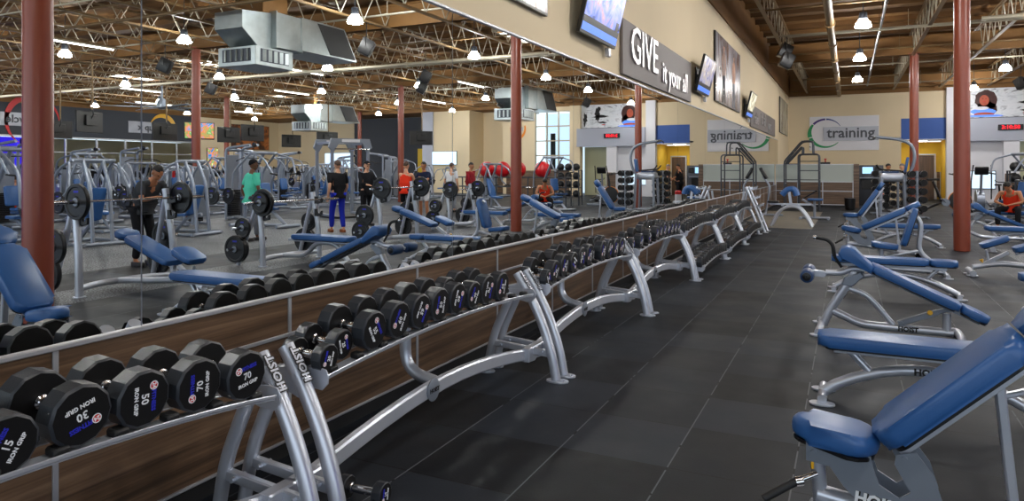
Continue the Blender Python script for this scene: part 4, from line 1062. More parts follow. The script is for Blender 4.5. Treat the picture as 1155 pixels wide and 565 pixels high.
# signs of the charcoal wall
def side_sign(y, z, txt, w_, label, ring=None):
    t = tag(empty('room_sign', (XR-0.03, y, z)), label, 'sign')
    mb = MB(); mb.box((0, 0, 0), (0.04, w_, 0.75), bevel=0.004); mb.build('board', 'sign_silver', t)
    mb = MB(); mb.text(txt, 0.62, frame((-0.03, 0, 0), (0, -1, 0), (0, 0, 1)), 0.01, 0.012); mb.build('lettering', 'letter_dark', t, smooth=False)
    if ring:
        mb = MB(); n = 26; out = []
        for i in range(n+1): a = R(ring[1]+ring[2]*i/n); out.append((ring[3]*math.cos(a), ring[3]*math.sin(a)))
        for i in range(n, -1, -1): a = R(ring[1]+ring[2]*i/n); q = ring[3]-0.28*math.sin(PI*i/n)-0.03; out.append((q*math.cos(a), q*math.sin(a)))
        mb.prism(out, 0.02, frame((-0.01, ring[4], 0), (0, -1, 0), (0, 0, 1))); mb.build('ring', ring[0], t, smooth=False)
side_sign(22.8, 4.35, 'cycle', 3.4, 'silver sign reading cycle with a red ring, on the charcoal wall at the far left', ('red_paint', -60, 240, 1.5, 0.8))
side_sign(31.1, 4.30, 'group x', 3.3, 'silver sign reading group x with a yellow ring, high on the charcoal wall', ('yellow_plastic', 20, 200, 1.0, 0.9))
# posters on the opposite cream corner
def plain_board(name, loc, dims, mt, label, cat='poster'):
    t = tag(empty(name, loc), label, cat)
    mb = MB(); mb.box((0, 0, 0), dims, bevel=0.01); mb.build('frame_edge', 'tv_black', t)
    d2 = [v-0.06 if v > 0.2 else v+0.006 for v in dims]
    mb = MB(); mb.box((0, 0, 0), d2); mb.build('picture', mt, t, smooth=False)
plain_board('wall_poster', (XR-0.1, 39.6, 4.0), (0.05, 3.8, 1.9), 'poster_d', 'dark wall poster on the cream wall behind the hanging screens, seen in the mirror')
plain_board('wall_poster', (XR-0.1, 36.0, 2.3), (0.05, 1.0, 1.6), 'screen_d', 'small colourful poster on the cream wall left of the slim red column')
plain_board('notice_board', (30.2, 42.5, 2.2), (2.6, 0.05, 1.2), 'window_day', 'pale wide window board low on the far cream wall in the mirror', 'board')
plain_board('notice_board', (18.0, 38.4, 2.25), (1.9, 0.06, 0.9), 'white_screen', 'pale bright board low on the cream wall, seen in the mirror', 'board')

# low partition at the end of the aisle
t = tag(empty('partition_screen', (0, 31.0, 0)), 'low partition of wood panels with a frosted top at the end of the aisle', 'partition')
px0, px1 = -2.76, 0.18
mb = MB(); mb.box(((px0+px1)/2, 0, 0.56), (px1-px0, 0.10, 0.92)); mb.build('wood_panel', 'wood_x', t, smooth=False)
mb = MB(); mb.box(((px0+px1)/2, 0, 1.39), (px1-px0, 0.06, 0.68)); mb.build('frosted_panel', 'frost', t, smooth=False)
mb = MB(); mb.box(((px0+px1)/2, 0, 0.05), (px1-px0, 0.09, 0.10)); mb.build('plinth', 'rubber', t, smooth=False)
mb = MB()
for z in (0.11, 0.66, 1.035, 1.74): mb.box(((px0+px1)/2, 0, z), (px1-px0, 0.115, 0.03))
for x in (px0+0.02, -1.9, -0.95, px1-0.02): mb.box((x, 0, 0.6), (0.028, 0.118, 0.98))
mb.build('frame_rails', 'trim', t, smooth=False)
mb = MB(); mb.box((px1+0.10, 0, 0.88), (0.2, 0.12, 1.76), bevel=0.004); mb.build('end_post', 'wood_x', t)
t = tag(empty('sanitizer_stand', (-0.85, 31, 1.757)), 'small black holder with a red top standing on the frosted partition', 'holder')
mb = MB(); mb.box((0, 0, 0.04), (0.36, 0.09, 0.08), bevel=0.01); mb.build('base', 'tv_black', t)
mb = MB(); mb.cyl((0, 0, 0.08), (0, 0, 0.19), 0.025, seg=12); mb.box((0, 0, 0.21), (0.10, 0.05, 0.04), bevel=0.01); mb.build('dispenser', 'red_paint', t)
# kiosk cabinet
t = tag(empty('fitness_kiosk', (0.85, 33.2, 0)), 'dark grey kiosk cabinet with a bright blue-white screen beside the partition', 'kiosk')
mb = MB(); mb.box((0, 0.1, 0.86), (0.95, 0.5, 1.72), bevel=0.03, seg=2); mb.build('cabinet', 'dark_metal', t)
mb = MB(); mb.box((-0.12, -0.17, 1.5), (0.46, 0.04, 0.34), bevel=0.008); s_ = mb.build('screen_bezel', 'tv_black', t)
mb = MB(); mb.box((-0.12, -0.192, 1.5), (0.40, 0.006, 0.28)); mb.build('screen', 'kiosk_screen', s_, smooth=False)
mb = MB(); mb.box((0.26, -0.2, 1.5), (0.24, 0.12, 0.26), bevel=0.02); mb.build('printer', 'tv_black', t)
mb = MB(); mb.box((-0.05, -0.28, 1.18), (0.75, 0.28, 0.05), bevel=0.01); mb.build('shelf', 'grey_metal', t)
mb = MB(); mb.box((-0.05, -0.165, 0.9), (0.6, 0.02, 0.4), bevel=0.004); mb.build('panel', 'tv_black', t)
mb = MB(); mb.lathe([(0, 0.15), (0.02, 0.17), (0.42, 0.20), (0.45, 0.20)], p0=(0.05, 29.4, 0), seg=18)
tag(mb.build('waste_bin', 'tv_black'), 'small black waste bin on the floor in front of the kiosk', 'bin')

# ------------------------------------------------------------------ speakers, ducts, fan, hanging screens
def speaker(loc, rz, label):
    t = tag(empty('ceiling_speaker', loc, rz), label, 'speaker')
    rot = Matrix.Rotation(R(25), 4, 'Y')
    mb = MB(); mb.prism([(-0.16, -0.16), (0.16, -0.12), (0.16, 0.12), (-0.16, 0.16)], 0.42, Matrix.Translation((0, 0, 0)) @ rot, bevel=0.02, seg=2); mb.build('cabinet', 'tv_black', t)
    mb = MB(); mb.box((0.16, 0, -0.07), (0.012, 0.22, 0.36), rot, bevel=0.004); mb.build('grille', 'rubber', t)
    mb = MB(); mb.cyl((0, 0, 0.18), (0, 0, 5.41-loc[2]), 0.014, seg=8); mb.tube([(0, -0.2, 0.0), (0, -0.2, 0.24), (0, 0.2, 0.24), (0, 0.2, 0.0)], 0.01, 6); mb.build('hanger', 'tv_black', t)
speaker((-1.72, 22.4, 5.12), 0.3, 'upper black speaker of the pair hung over the aisle near the dumbbell wall')
speaker((-1.62, 21.6, 4.72), 0.3, 'lower black speaker of the pair hung over the aisle near the dumbbell wall')
for (x, y, z, n) in ((5.78, 14.6, 4.75, 'beside the largest duct'), (9.6, 23.0, 4.75, 'above the black power rack'), (7.6, 20.2, 4.75, 'right of the largest duct'), (13.4, 14.5, 4.75, 'left of the largest duct'), (17.25, 19.5, 4.75, 'near the hanging screens'), (9.6, 30, 4.75, 'beside the far lamps'), (5.78, 31.5, 4.75, 'left of the ink splash mural')):
    speaker((x, y, z), 2.6, 'black speaker hung from a truss, seen in the mirror %s' % n)
def duct(loc, rz, label, s=1.0):
    t = tag(empty('air_duct', loc, rz), label, 'duct'); t.scale = (s, s, s)
    # trunk box with a long tapered chute and a lower diffuser box; local +Y points along the chute
    mb = MB(); mb.box((0, 0, 0.1), (1.3, 0.95, 0.95), bevel=0.01)
    for y in (-0.48, 0.48): mb.box((0, y, 0.1), (1.36, 0.04, 1.01), bevel=0.005)
    mb.build('trunk', 'galv', t)
    mb = MB(); mb.prism([(0.5, 0.52), (2.35, 0.52), (2.95, -0.42), (0.5, -0.42)], 1.26, frame((0, 0, 0.1), (0, 1, 0), (0, 0, 1)), bevel=0.01); ch = mb.build('chute', 'galv', t)
    mb = MB(); mb.prism([(1.15, 0.47), (2.30, 0.47), (2.86, -0.37), (1.70, -0.37)], 0.012, frame((-0.637, 0, 0.1), (0, 1, 0), (0, 0, 1))); mb.build('return_grille', 'rubber', ch, smooth=False)
    mb = MB(); mb.prism([(-0.5, 0.45), (-1.5, 0.35), (-1.5, -0.1), (-0.85, -0.6), (-0.5, -0.6)], 1.0, frame((0, 0, 0.1), (0, 1, 0), (0, 0, 1)), bevel=0.01); mb.build('elbow', 'galv', t)
    mb = MB(); mb.box((0, -0.55, -0.68), (1.35, 1.35, 0.5), bevel=0.01); db_ = mb.build('diffuser_box', 'galv', t)
    for k, (c, ax) in enumerate((((-0.68, -0.55, -0.66), 'x'), ((0, -1.235, -0.66), 'y'), ((0.68, -0.55, -0.66), 'x'), ((0, 0.135, -0.66), 'y'))):
        mb = MB()
        dims = (0.02, 1.0, 0.34) if ax == 'x' else (1.0, 0.02, 0.34); mb.box(c, dims)
        g = mb.build('vent', 'dark_metal', db_, smooth=False)
        mb = MB()
        for i in range(5):
            o_ = -0.4+0.2*i
            cc = (c[0]*1.02, c[1]+o_, c[2]) if ax == 'x' else (c[0]+o_, c[1]+(0.012 if c[1] > 0 else -0.012), c[2])
            mb.box(cc, (0.03, 0.12, 0.3) if ax == 'x' else (0.12, 0.03, 0.3), Matrix.Rotation(0.5, 4, 'Z'))
        mb.build('louvre', 'galv', g, smooth=False)
    mb = MB(); mb.box((0, -0.3, 1.05), (0.9, 0.9, 1.0), bevel=0.01); mb.build('riser', 'brown_paint', t)
duct((7.75, 13.25, 4.92), 0.0, 'largest galvanised air duct, hung near the top of the mirror picture', 0.92)
duct((22.5, 31.5, 4.72), 0.0, 'small galvanised air duct far behind the largest one in the mirror', 1.05)
duct((9.2, 31.2, 4.95), 0.0, 'galvanised air duct behind the near column in the mirror, over the far windows', 1.1)
t = tag(empty('ceiling_fan', (22.9, 21.6, 4.4)), 'large grey ceiling fan seen in the mirror before the group x sign', 'fan')
mb = MB(); mb.lathe([(-0.1, 0.1), (0, 0.22), (0.25, 0.22), (0.4, 0.12), (0.42, 0.05), (1.0, 0.05)], seg=16); mb.build('motor', 'grey_metal', t)
for k in range(6):
    a = PI*2*k/6+0.2
    mb = MB(); mb.box((1.3*math.cos(a), 1.3*math.sin(a), 0.0), (2.3, 0.16, 0.025), Matrix.Rotation(a, 4, 'Z') @ Matrix.Rotation(0.2, 4, 'X'), bevel=0.006); mb.build('blade', 'grey_metal', t)
# hanging televisions
hv = empty('hanging_television')
mb = MB(); mb.prism(rrect(1.25, 0.74, 0.02, 3), 0.07, XZf(0, 0, 0), bevel=0.01); mb.build('casing', 'tv_black', hv)
mb = MB(); mb.box((0, -0.042, 0.01), (1.18, 0.012, 0.66)); mb.build('screen', 'screen_d', hv, smooth=False)
mb = MB(); mb.box((0, 0.06, 0.05), (0.5, 0.08, 0.36), bevel=0.01); mb.tube([(0, 0.08, 0.1), (0, 0.16, 0.25), (0, 0.12, 0.5)], 0.02, 8); mb.build('bracket', 'tv_black', hv)
mb = MB(); mb.cyl((0, 0.12, 0.42), (0, 0.12, 2.2), 0.03, seg=10); mb.build('drop_pole', 'steel_tan', hv)
hvp = Proto(hv)
# the backs face the mirror for all but the one whose lit picture shows
for (x, y, rz, lab) in ((18.2, 15.2, -1.9, 'hanging television seen from behind, the largest black one near the far left'),
                        (24.0, 17.6, -1.7, 'hanging television seen from behind, left of the largest one'),
                        (19.6, 20.9, -1.15+PI, 'hanging television with a lit colourful picture, near the slim red column'),
                        (21.4, 20.6, -1.6, 'hanging television seen from behind, touching the lit one on its left'),
                        (18.9, 23.2, -1.5, 'hanging television seen from behind, before the dark wall poster'),
                        (21.3, 24.0, -1.5, 'hanging television seen from behind, left one of the pair before the dark poster'),
                        (24.0, 31.0, -1.3, 'small hanging television far back against the cream wall'),
                        (20.0, 29.5, -1.2, 'hanging television far back, right of the small one before the cream wall'),
                        (14.9, 31.0, -0.9, 'hanging television near the charcoal wall beside the red column')):
    hvp.put((x, y, 3.2), rz=rz+PI, label=lab, cat='television')

t = tag(empty('wipe_dispenser', (1.10, 30.2, 0)), 'white floor canister with a red band behind the dip tower, seen in the mirror', 'dispenser')
mb = MB(); mb.lathe([(0, 0.13), (0.02, 0.15), (0.46, 0.14), (0.46, 0.13)], seg=18); mb.build('canister', 'sign_white', t)
mb = MB(); mb.lathe([(0.46, 0.142), (0.58, 0.142), (0.62, 0.10), (0.63, 0.03)], seg=18); mb.build('lid', 'red_paint', t)
# ------------------------------------------------------------------ barbells, plates, olympic benches
def plate(r, w):
    root = empty('weight_plate')
    mb = MB(); mb.lathe([(-w/2, 0.028), (-w/2, r*0.30), (-w*0.30, r*0.34), (-w*0.30, r*0.78), (-w/2, r*0.83), (-w/2, r*0.97), (-w*0.3, r), (w*0.3, r), (w/2, r*0.97), (w/2, r*0.83), (w*0.3, r*0.78), (w*0.3, r*0.34), (w/2, r*0.30), (w/2, 0.028)],
                        p0=(0, 0, 0), axis=(0, 1, 0), seg=28)
    o = mb.build('rubber_body', 'plate', root)
    for s in (-1, 1):
        mb = MB(); mb.lathe([(0, 0.026), (0, 0.05), (0.003, 0.05), (0.003, 0.026)], p0=(0, s*w/2, 0), axis=(0, s, 0), seg=20); mb.build('hub_ring', 'grey_metal', o)
        mb = MB(); mb.box((0, s*(w*0.3+0.001), r*0.56), (r*0.42, 0.002, r*0.11), bevel=0.0005)
        mb.build('blue_mark', 'blue_paint', o, smooth=False)
    return Proto(root)
P45 = plate(0.222, 0.055); P25 = plate(0.165, 0.045)
bbroot = empty('barbell')
mb = MB(); mb.cyl((0, -1.1, 0), (0, 1.1, 0), 0.0145, seg=10)
mb.build('bar', 'chrome', bbroot)
for s in (-1, 1):
    mb = MB(); mb.lathe([(0, 0.014), (0.0, 0.038), (0.03, 0.038), (0.035, 0.0245), (0.38, 0.0245), (0.385, 0.02)], p0=(0, s*0.66, 0), axis=(0, s, 0), seg=14); mb.build('sleeve', 'chrome', bbroot)
barbell = Proto(bbroot)
def olympic_bench(incline):
    b = empty('olympic_bench')
    # local: seat end at x=0 facing the mirror, uprights at x=1.35, head beyond
    if incline:
        cushion('seat', rrect(0.36, 0.30, 0.06, 5, cx=0.18), 0.065, XZ(0.0, 0.44, 0, R(22)), b)
        a = R(19); cushion('back_pad', rrect(0.86, 0.29, 0.05, 5, cx=0.43), 0.07, XZ(0.40, 0.40, 0, a), b)
        cushion('head_pad', rrect(0.22, 0.29, 0.08, 5, cx=0.11), 0.07, XZ(0.40+0.87*math.cos(a), 0.40+0.87*math.sin(a), 0, a), b)
        mb = MB(); mb.rtube([(0.42, 0, 0.35), (1.35, 0, 0.66)], 0.06, 0.05, up=(0, 1, 0)); mb.build('back_support', 'silver', b)
        mb = MB(); mb.rtube([(0.02, 0, 0.16), (0.34, 0, 0.36)], 0.05, 0.05, up=(0, 1, 0)); mb.cyl((0.10, 0, 0.22), (0.07, 0, 0.38), 0.018, seg=10); mb.build('adjuster_post', 'silver', b)
        mb = MB(); mb.lathe([(0, 0.012), (0.03, 0.012), (0.035, 0.025), (0.055, 0.025)], p0=(0.03, 0, 0.19), axis=(-0.4, 0, 1), seg=12); mb.build('pop_pin', 'yellow_plastic', b)
        zb = 1.16
    else:
        cushion('pad', rrect(1.22, 0.29, 0.07, 6, cx=0.61), 0.075, XZ(0, 0.44, 0), b)
        mb = MB(); mb.rtube([(0.1, 0, 0.38), (1.35, 0, 0.38)], 0.06, 0.05); mb.build('pad_rail', 'silver', b)
        zb = 1.02
    mb = MB(); mb.tube([(-0.10, 0, 0.12), (0.25, 0, 0.20), (0.7, 0, 0.16), (1.5, 0, 0.10)] if incline else [(0.10, 0, 0.08), (0.35, 0, 0.36), (0.75, 0, 0.36), (1.0, 0, 0.12), (1.5, 0, 0.10)], 0.04, 12, 0.15); mb.build('base_beam', 'silver', b)
    mb = MB(); x = -0.12 if incline else 0.10
    mb.tube([(x, -0.24, 0.05), (x, 0.24, 0.05)], 0.045, 14)
    for y in (-0.12, 0.12): foot_pad(mb, (x, y), 0.12, 0.16)
    mb.build('front_foot', 'silver', b)
    for s in (-1, 1):
        mb = MB(); mb.tube([(1.28, s*0.66, 0.01), (1.30, s*0.66, 0.55), (1.42, s*0.63, zb+0.14)], 0.045, 14, 0.2); up_ = mb.build('upright', 'silver', b)
        mb = MB(); mb.tube([(1.78, s*0.70, 0.01), (1.62, s*0.66, 0.5), (1.40, s*0.63, zb+0.10)], 0.035, 12, 0.2); mb.build('rear_brace', 'silver', b)
        mb = MB(); foot_pad(mb, (1.28, s*0.66), 0.13, 0.16); mb.build('foot', 'silver', up_)
        mb = MB()
        for z in (zb, zb-0.22): mb.prism([(-0.04, -0.05), (0.04, -0.05), (0.13, -0.03), (0.14, 0.05), (0.11, 0.05), (0.09, -0.0), (0.03, 0.0), (0.02, 0.08), (-0.04, 0.08)], 0.03, frame((1.31, s*0.615, z-0.015), (-1, 0, 0), (0, 0, 1)), bevel=0.004)
        mb.build('bar_catch', 'tv_black', up_)
        mb = MB()
        for (x_, z) in ((1.62, 0.62), (1.72, 0.28)): mb.cyl((x_, s*0.66, z), (x_, s*0.98, z), 0.024, seg=10)
        mb.build('storage_horn', 'chrome', b)
    mb = MB(); mb.tube([(1.32, -0.66, 0.10), (1.5, -0.3, 0.10), (1.5, 0.3, 0.10), (1.32, 0.66, 0.10)], 0.04, 12, 0.15); mb.build('rear_crossbar', 'silver', b)
    return b, zb
obf, zf_ = olympic_bench(False); obi, zi_ = olympic_bench(True)
obf = Proto(obf); obi = Proto(obi)
benches = [(1.62, 5.95, True, 'incline', 'nearest in the mirror, left of the flat bench', 'nearest'),
           (1.62, 8.9, False, 'flat', 'seen in the mirror below the man in the teal shirt', 'second'),
           (1.75, 12.2, True, 'incline', 'seen in the mirror right of the man in blue trousers', 'third'),
           (2.35, 15.9, False, 'flat', 'seen right of the full-view red column', 'fourth')]
sb.put((2.15, 18.1, 0), label='blue decline sit-up bench behind the flat bench press, right of the full-view column', cat='bench')
for k, (x, y, inc, kind, where, nth) in enumerate(benches):
    pr, zb = (obi, zi_) if inc else (obf, zf_)
    pr.put((x, y, 0), label='olympic %s bench press %s' % (kind, where), cat='bench')
    bx, bz = x+1.31-0.085, zb+0.0
    barbell.put((bx, y, bz+0.0145-0.0), label='chrome barbell racked on the %s olympic bench press from the camera' % nth, cat='barbell')
    loads = {0: (1, 1), 1: (2, 0), 2: (1, 1), 3: (1, 1), 4: (1, 1)}[k]
    for s in (-1, 1):
        n = loads[0] if s < 0 else loads[1]
        for i in range(n):
            (P45 if i == 0 else P25).put((bx, y+s*(0.72+0.058*i), bz+0.0145), label='black plate loaded on the barbell of the %s bench press' % nth, cat='weight plate', group='plates on the barbell of the %s bench press' % nth)
        for (x_, z, pr2) in ((1.62, 0.62, P25 if k % 2 else P45), (1.72, 0.28, P45)):
            for i in range(2 if (k+i+int(z*10)) % 2 else 1):
                pr2.put((x+x_, y+s*(0.76+0.056*i), z), label='black plate stored on the side horns of the %s bench press' % nth, cat='weight plate', group='plates stored on the %s bench press' % nth)

# ------------------------------------------------------------------ machines of the hall
def legs_frame(b, pts_list, r=0.04, mt='machine', name='frame_tube', seg=8, bend=0.15):
    for pts in pts_list:
        mb = MB(); mb.tube(pts, r, seg, bend, 3); mb.build(name, mt, b)
def sboard(b, name, x, z, ang, l, w=0.32, mt='vinyl', y=0):
    mb = MB(); mb.prism(rrect(l, w, 0.05, 3, cx=l/2), 0.07, XZ(x, z, y, R(ang)), bevel=0.02, seg=2); return mb.build(name, mt, b, sharp=60)
def m_press():      # plate loaded chest press with two arched arms
    b = empty('plate_loaded_press')
    legs_frame(b, [[(-0.6, -0.45, 0.05), (0.7, -0.45, 0.05)], [(-0.6, 0.45, 0.05), (0.7, 0.45, 0.05)], [(-0.6, -0.5, 0.05), (-0.6, 0.5, 0.05)], [(0.65, -0.5, 0.05), (0.65, 0.5, 0.05)],
                   [(0.55, -0.2, 0.05), (0.45, -0.2, 1.2), (0.2, -0.2, 1.75)], [(0.55, 0.2, 0.05), (0.45, 0.2, 1.2), (0.2, 0.2, 1.75)], [(0.2, -0.45, 1.75), (0.2, 0.45, 1.75)], [(-0.3, 0, 0.06), (0.1, 0, 0.42), (0.5, 0, 0.5)]])
    for s in (-1, 1):
        mb = MB(); mb.tube([(0.25, s*0.42, 1.75), (-0.1, s*0.5, 1.6), (-0.35, s*0.55, 1.2), (-0.35, s*0.4, 0.95)], 0.03, 8, 0.2, 3); arm = mb.build('press_arm', 'machine', b)
        mb = MB(); mb.cyl((-0.35, s*0.42, 0.95), (-0.35, s*0.18, 0.95), 0.022, seg=8); mb.build('hand_grip', 'rubber', arm)
        mb = MB(); mb.tube([(0.25, s*0.5, 1.7), (0.45, s*0.62, 1.1), (0.2, s*0.75, 0.9)], 0.03, 8, 0.2, 3); mb.build('lever_arm', 'machine', b)
        mb = MB(); mb.cyl((0.2, s*0.55, 0.9), (0.2, s*0.95, 0.9), 0.024, seg=8); mb.build('plate_horn', 'chrome', b)
    sboard(b, 'seat', -0.25, 0.46, 4, 0.42); sboard(b, 'back_pad', 0.2, 0.5, 72, 0.72)
    return b
def m_incline():    # lat / row machine with long diagonal beams
    b = empty('plate_loaded_row_machine')
    legs_frame(b, [[(-0.8, 0, 0.06), (0.9, 0, 0.06)], [(-0.8, -0.4, 0.05), (-0.8, 0.4, 0.05)], [(0.9, -0.45, 0.05), (0.9, 0.45, 0.05)], [(0.85, 0, 0.06), (0.75, 0, 1.1), (0.1, 0, 2.0)], [(-0.75, 0, 0.06), (-0.2, 0, 0.45), (0.1, 0, 0.45)], [(0.1, -0.45, 2.0), (0.1, 0.45, 2.0)]], 0.045)
    for s in (-1, 1):
        mb = MB(); mb.tube([(0.1, s*0.42, 2.0), (-0.45, s*0.5, 1.85), (-0.65, s*0.4, 1.45)], 0.026, 8, 0.15, 3); a_ = mb.build('pull_arm', 'machine', b)
        mb = MB(); mb.cyl((-0.65, s*0.46, 1.45), (-0.65, s*0.22, 1.42), 0.02, seg=8); mb.build('hand_grip', 'rubber', a_)
        mb = MB(); mb.tube([(0.1, s*0.42, 2.0), (0.7, s*0.5, 1.5), (0.75, s*0.5, 0.85)], 0.03, 8, 0.2, 3); mb.build('lever_arm', 'machine', b)
        mb = MB(); mb.cyl((0.75, s*0.45, 0.85), (0.75, s*0.85, 0.85), 0.024, seg=8); mb.build('plate_horn', 'chrome', b)
    sboard(b, 'seat', -0.35, 0.5, 0, 0.4); sboard(b, 'chest_pad', -0.0, 0.75, 80, 0.45); sboard(b, 'thigh_pad', -0.55, 0.62, 0, 0.2, 0.5, 'vinyl_dark')
    return b
def m_stack():      # selectorised machine
    b = empty('weight_stack_machine')
    legs_frame(b, [[(-0.7, -0.35, 0.05), (0.6, -0.35, 0.05)], [(-0.7, 0.35, 0.05), (0.6, 0.35, 0.05)], [(-0.7, -0.35, 0.05), (-0.7, 0.35, 0.05)], [(0.35, -0.26, 0.05), (0.35, -0.26, 1.65), (0.65, -0.26, 1.65), (0.65, -0.26, 0.05)],
                   [(0.35, 0.26, 0.05), (0.35, 0.26, 1.65), (0.65, 0.26, 1.65), (0.65, 0.26, 0.05)], [(0.35, -0.26, 1.6), (0.35, 0.26, 1.6)], [(0.3, 0, 0.1), (0.15, 0, 1.0), (-0.1, 0, 1.55)]], 0.038)
    mb = MB()
    for i in range(14): mb.box((0.5, 0, 0.15+0.05*i), (0.16, 0.34, 0.042))
    mb.build('weight_stack', 'tv_black', b, smooth=False)
    mb = MB(); mb.box((0.70, 0, 0.9), (0.03, 0.5, 1.3), bevel=0.01); mb.build('shroud', 'grey_metal', b)
    for s in (-1, 1):
        mb = MB(); mb.tube([(-0.1, s*0.1, 1.55), (-0.15, s*0.42, 1.5), (-0.4, s*0.42, 1.1), (-0.42, s*0.3, 0.95)], 0.025, 8, 0.15, 3); a_ = mb.build('press_arm', 'machine', b)
        mb = MB(); mb.cyl((-0.42, s*0.36, 1.0), (-0.42, s*0.2, 0.9), 0.02, seg=8); mb.build('hand_grip', 'rubber', a_)
    sboard(b, 'seat', -0.35, 0.48, 3, 0.42); sboard(b, 'back_pad', 0.1, 0.55, 78, 0.7)
    return b
def m_cable():      # tall lat pulldown / cable tower
    b = empty('cable_tower')
    legs_frame(b, [[(0.4, -0.3, 0.05), (0.4, -0.3, 2.2), (-0.5, -0.15, 2.3)], [(0.4, 0.3, 0.05), (0.4, 0.3, 2.2), (-0.5, 0.15, 2.3)], [(-0.8, 0, 0.06), (0.5, 0, 0.06)], [(-0.75, -0.35, 0.05), (-0.75, 0.35, 0.05)], [(0.4, -0.3, 0.05), (0.4, 0.3, 0.05)], [(0.4, -0.3, 2.15), (0.4, 0.3, 2.15)], [(-0.45, 0, 0.06), (-0.45, 0, 0.6)]], 0.042)
    mb = MB()
    for i in range(16): mb.box((0.4, 0, 0.15+0.05*i), (0.16, 0.36, 0.042))
    mb.build('weight_stack', 'tv_black', b, smooth=False)
    mb = MB(); mb.box((0.50, 0, 1.05), (0.03, 0.5, 1.9), bevel=0.01); mb.build('shroud', 'machine', b)
    mb = MB(); mb.tube([(-0.5, -0.65, 1.80), (-0.5, -0.45, 1.9), (-0.5, 0.45, 1.9), (-0.5, 0.65, 1.80)], 0.014, 8, 0.1, 3); mb.build('pulldown_bar', 'tv_black', b)
    mb = MB(); mb.cyl((-0.5, 0, 1.9), (-0.5, 0, 2.28), 0.006, seg=6); mb.build('cable', 'tv_black', b)
    mb = MB(); mb.cyl((-0.5, -0.03, 2.3), (-0.5, 0.03, 2.3), 0.07, seg=14); mb.build('pulley', 'tv_black', b)
    sboard(b, 'seat', -0.55, 0.5, 0, 0.4); sboard(b, 'thigh_pad', -0.3, 0.68, 0, 0.16, 0.5)
    return b
def m_power():      # big dark power rack
    b = empty('power_rack')
    for (x, y) in ((-0.6, -0.62), (-0.6, 0.62), (0.6, -0.62), (0.6, 0.62)):
        mb = MB(); mb.rtube([(x, y, 0.0), (x, y, 2.45)], 0.09, 0.09, up=(0, 1, 0)); mb.build('post', 'grey_metal', b)
    for x in (-0.6, 0.6):
        mb = MB(); mb.prism([(-0.75, -0.16), (-0.62, -0.30), (-0.56, -0.30), (-0.42, -0.02), (0.42, -0.02), (0.56, -0.30), (0.62, -0.30), (0.75, -0.16), (0.66, 0.12), (-0.66, 0.12)], 0.10, frame((x, 0, 2.42), (0, 1, 0), (0, 0, 1)), bevel=0.01); h_ = mb.build('header_beam', 'grey_metal', b)
        mb = MB(); mb.box((x-0.052, 0, 2.47), (0.006, 0.62, 0.09)); mb.box((x+0.052, 0, 2.47), (0.006, 0.62, 0.09)); mb.build('name_strip', 'sign_white', h_, smooth=False)
    for y in (-0.62, 0.62):
        mb = MB(); mb.rtube([(-0.6, y, 2.4), (0.6, y, 2.4)], 0.08, 0.08); mb.rtube([(-0.6, y, 0.08), (0.6, y, 0.08)], 0.08, 0.08); mb.build('side_beam', 'grey_metal', b)
    mb = MB(); mb.tube([(-0.75, -0.6, 2.2), (-0.75, 0.6, 2.2)], 0.02, 8); mb.build('chin_up_bar', 'chrome', b)
    mb = MB(); mb.box((0.3, 0, 0.03), (2.2, 1.1, 0.06), bevel=0.01); mb.build('platform', 'rubber', b)
    return b
def m_tread():
    b = empty('treadmill')
    mb = MB(); mb.box((0, 0, 0.13), (1.9, 0.78, 0.16), bevel=0.03, seg=2); mb.build('deck', 'tv_black', b)
    for s in (-1, 1):
        mb = MB(); mb.box((0, s*0.34, 0.22), (1.8, 0.10, 0.04), bevel=0.01); mb.build('side_rail', 'machine', b)
        mb = MB(); mb.tube([(0.75, s*0.38, 0.15), (0.62, s*0.38, 1.15), (0.15, s*0.36, 1.0)], 0.035, 8, 0.15, 3); mb.build('handrail', 'machine', b)
    mb = MB(); mb.box((0.62, 0, 1.28), (0.14, 0.74, 0.36), (0, R(-25), 0), bevel=0.05, seg=2); c_ = mb.build('console', 'tv_black', b)
    mb = MB(); mb.box((0.54, 0, 1.32), (0.03, 0.36, 0.22), (0, R(-25), 0)); mb.build('display', 'dark_metal', c_, smooth=False)
    mb = MB(); mb.box((0.78, 0, 0.28), (0.3, 0.7, 0.22), bevel=0.06, seg=2); mb.build('motor_hood', 'machine', b)
    return b
def m_ellip():
    b = empty('elliptical_trainer')
    mb = MB(); mb.lathe([(-0.14, 0.2), (-0.12, 0.36), (0.12, 0.36), (0.14, 0.2)], p0=(0.55, 0, 0.45), axis=(0, 1, 0), seg=18); mb.build('flywheel_housing', 'machine', b)
    legs_frame(b, [[(-0.9, 0, 0.08), (0.9, 0, 0.08)], [(-0.9, -0.3, 0.05), (-0.9, 0.3, 0.05)], [(0.9, -0.3, 0.05), (0.9, 0.3, 0.05)], [(0.45, 0, 0.1), (0.15, 0, 1.45)]], 0.04)
    for s in (-1, 1):
        mb = MB(); mb.tube([(-0.8, s*0.2, 0.2), (0.55, s*0.2, 0.42)], 0.03, 8); mb.build('foot_link', 'machine', b)
        mb = MB(); mb.box((-0.35, s*0.2, 0.33), (0.4, 0.15, 0.05), (0, R(-9), 0), bevel=0.015); mb.build('foot_plate', 'tv_black', b)
        mb = MB(); mb.tube([(0.25, s*0.3, 0.5), (0.2, s*0.3, 1.2), (0.0, s*0.26, 1.7)], 0.022, 8, 0.2, 3); mb.build('swing_handle', 'tv_black', b)
    mb = MB(); mb.box((0.13, 0, 1.5), (0.10, 0.42, 0.30), (0, R(-20), 0), bevel=0.04, seg=2); mb.build('console', 'tv_black', b)
    return b
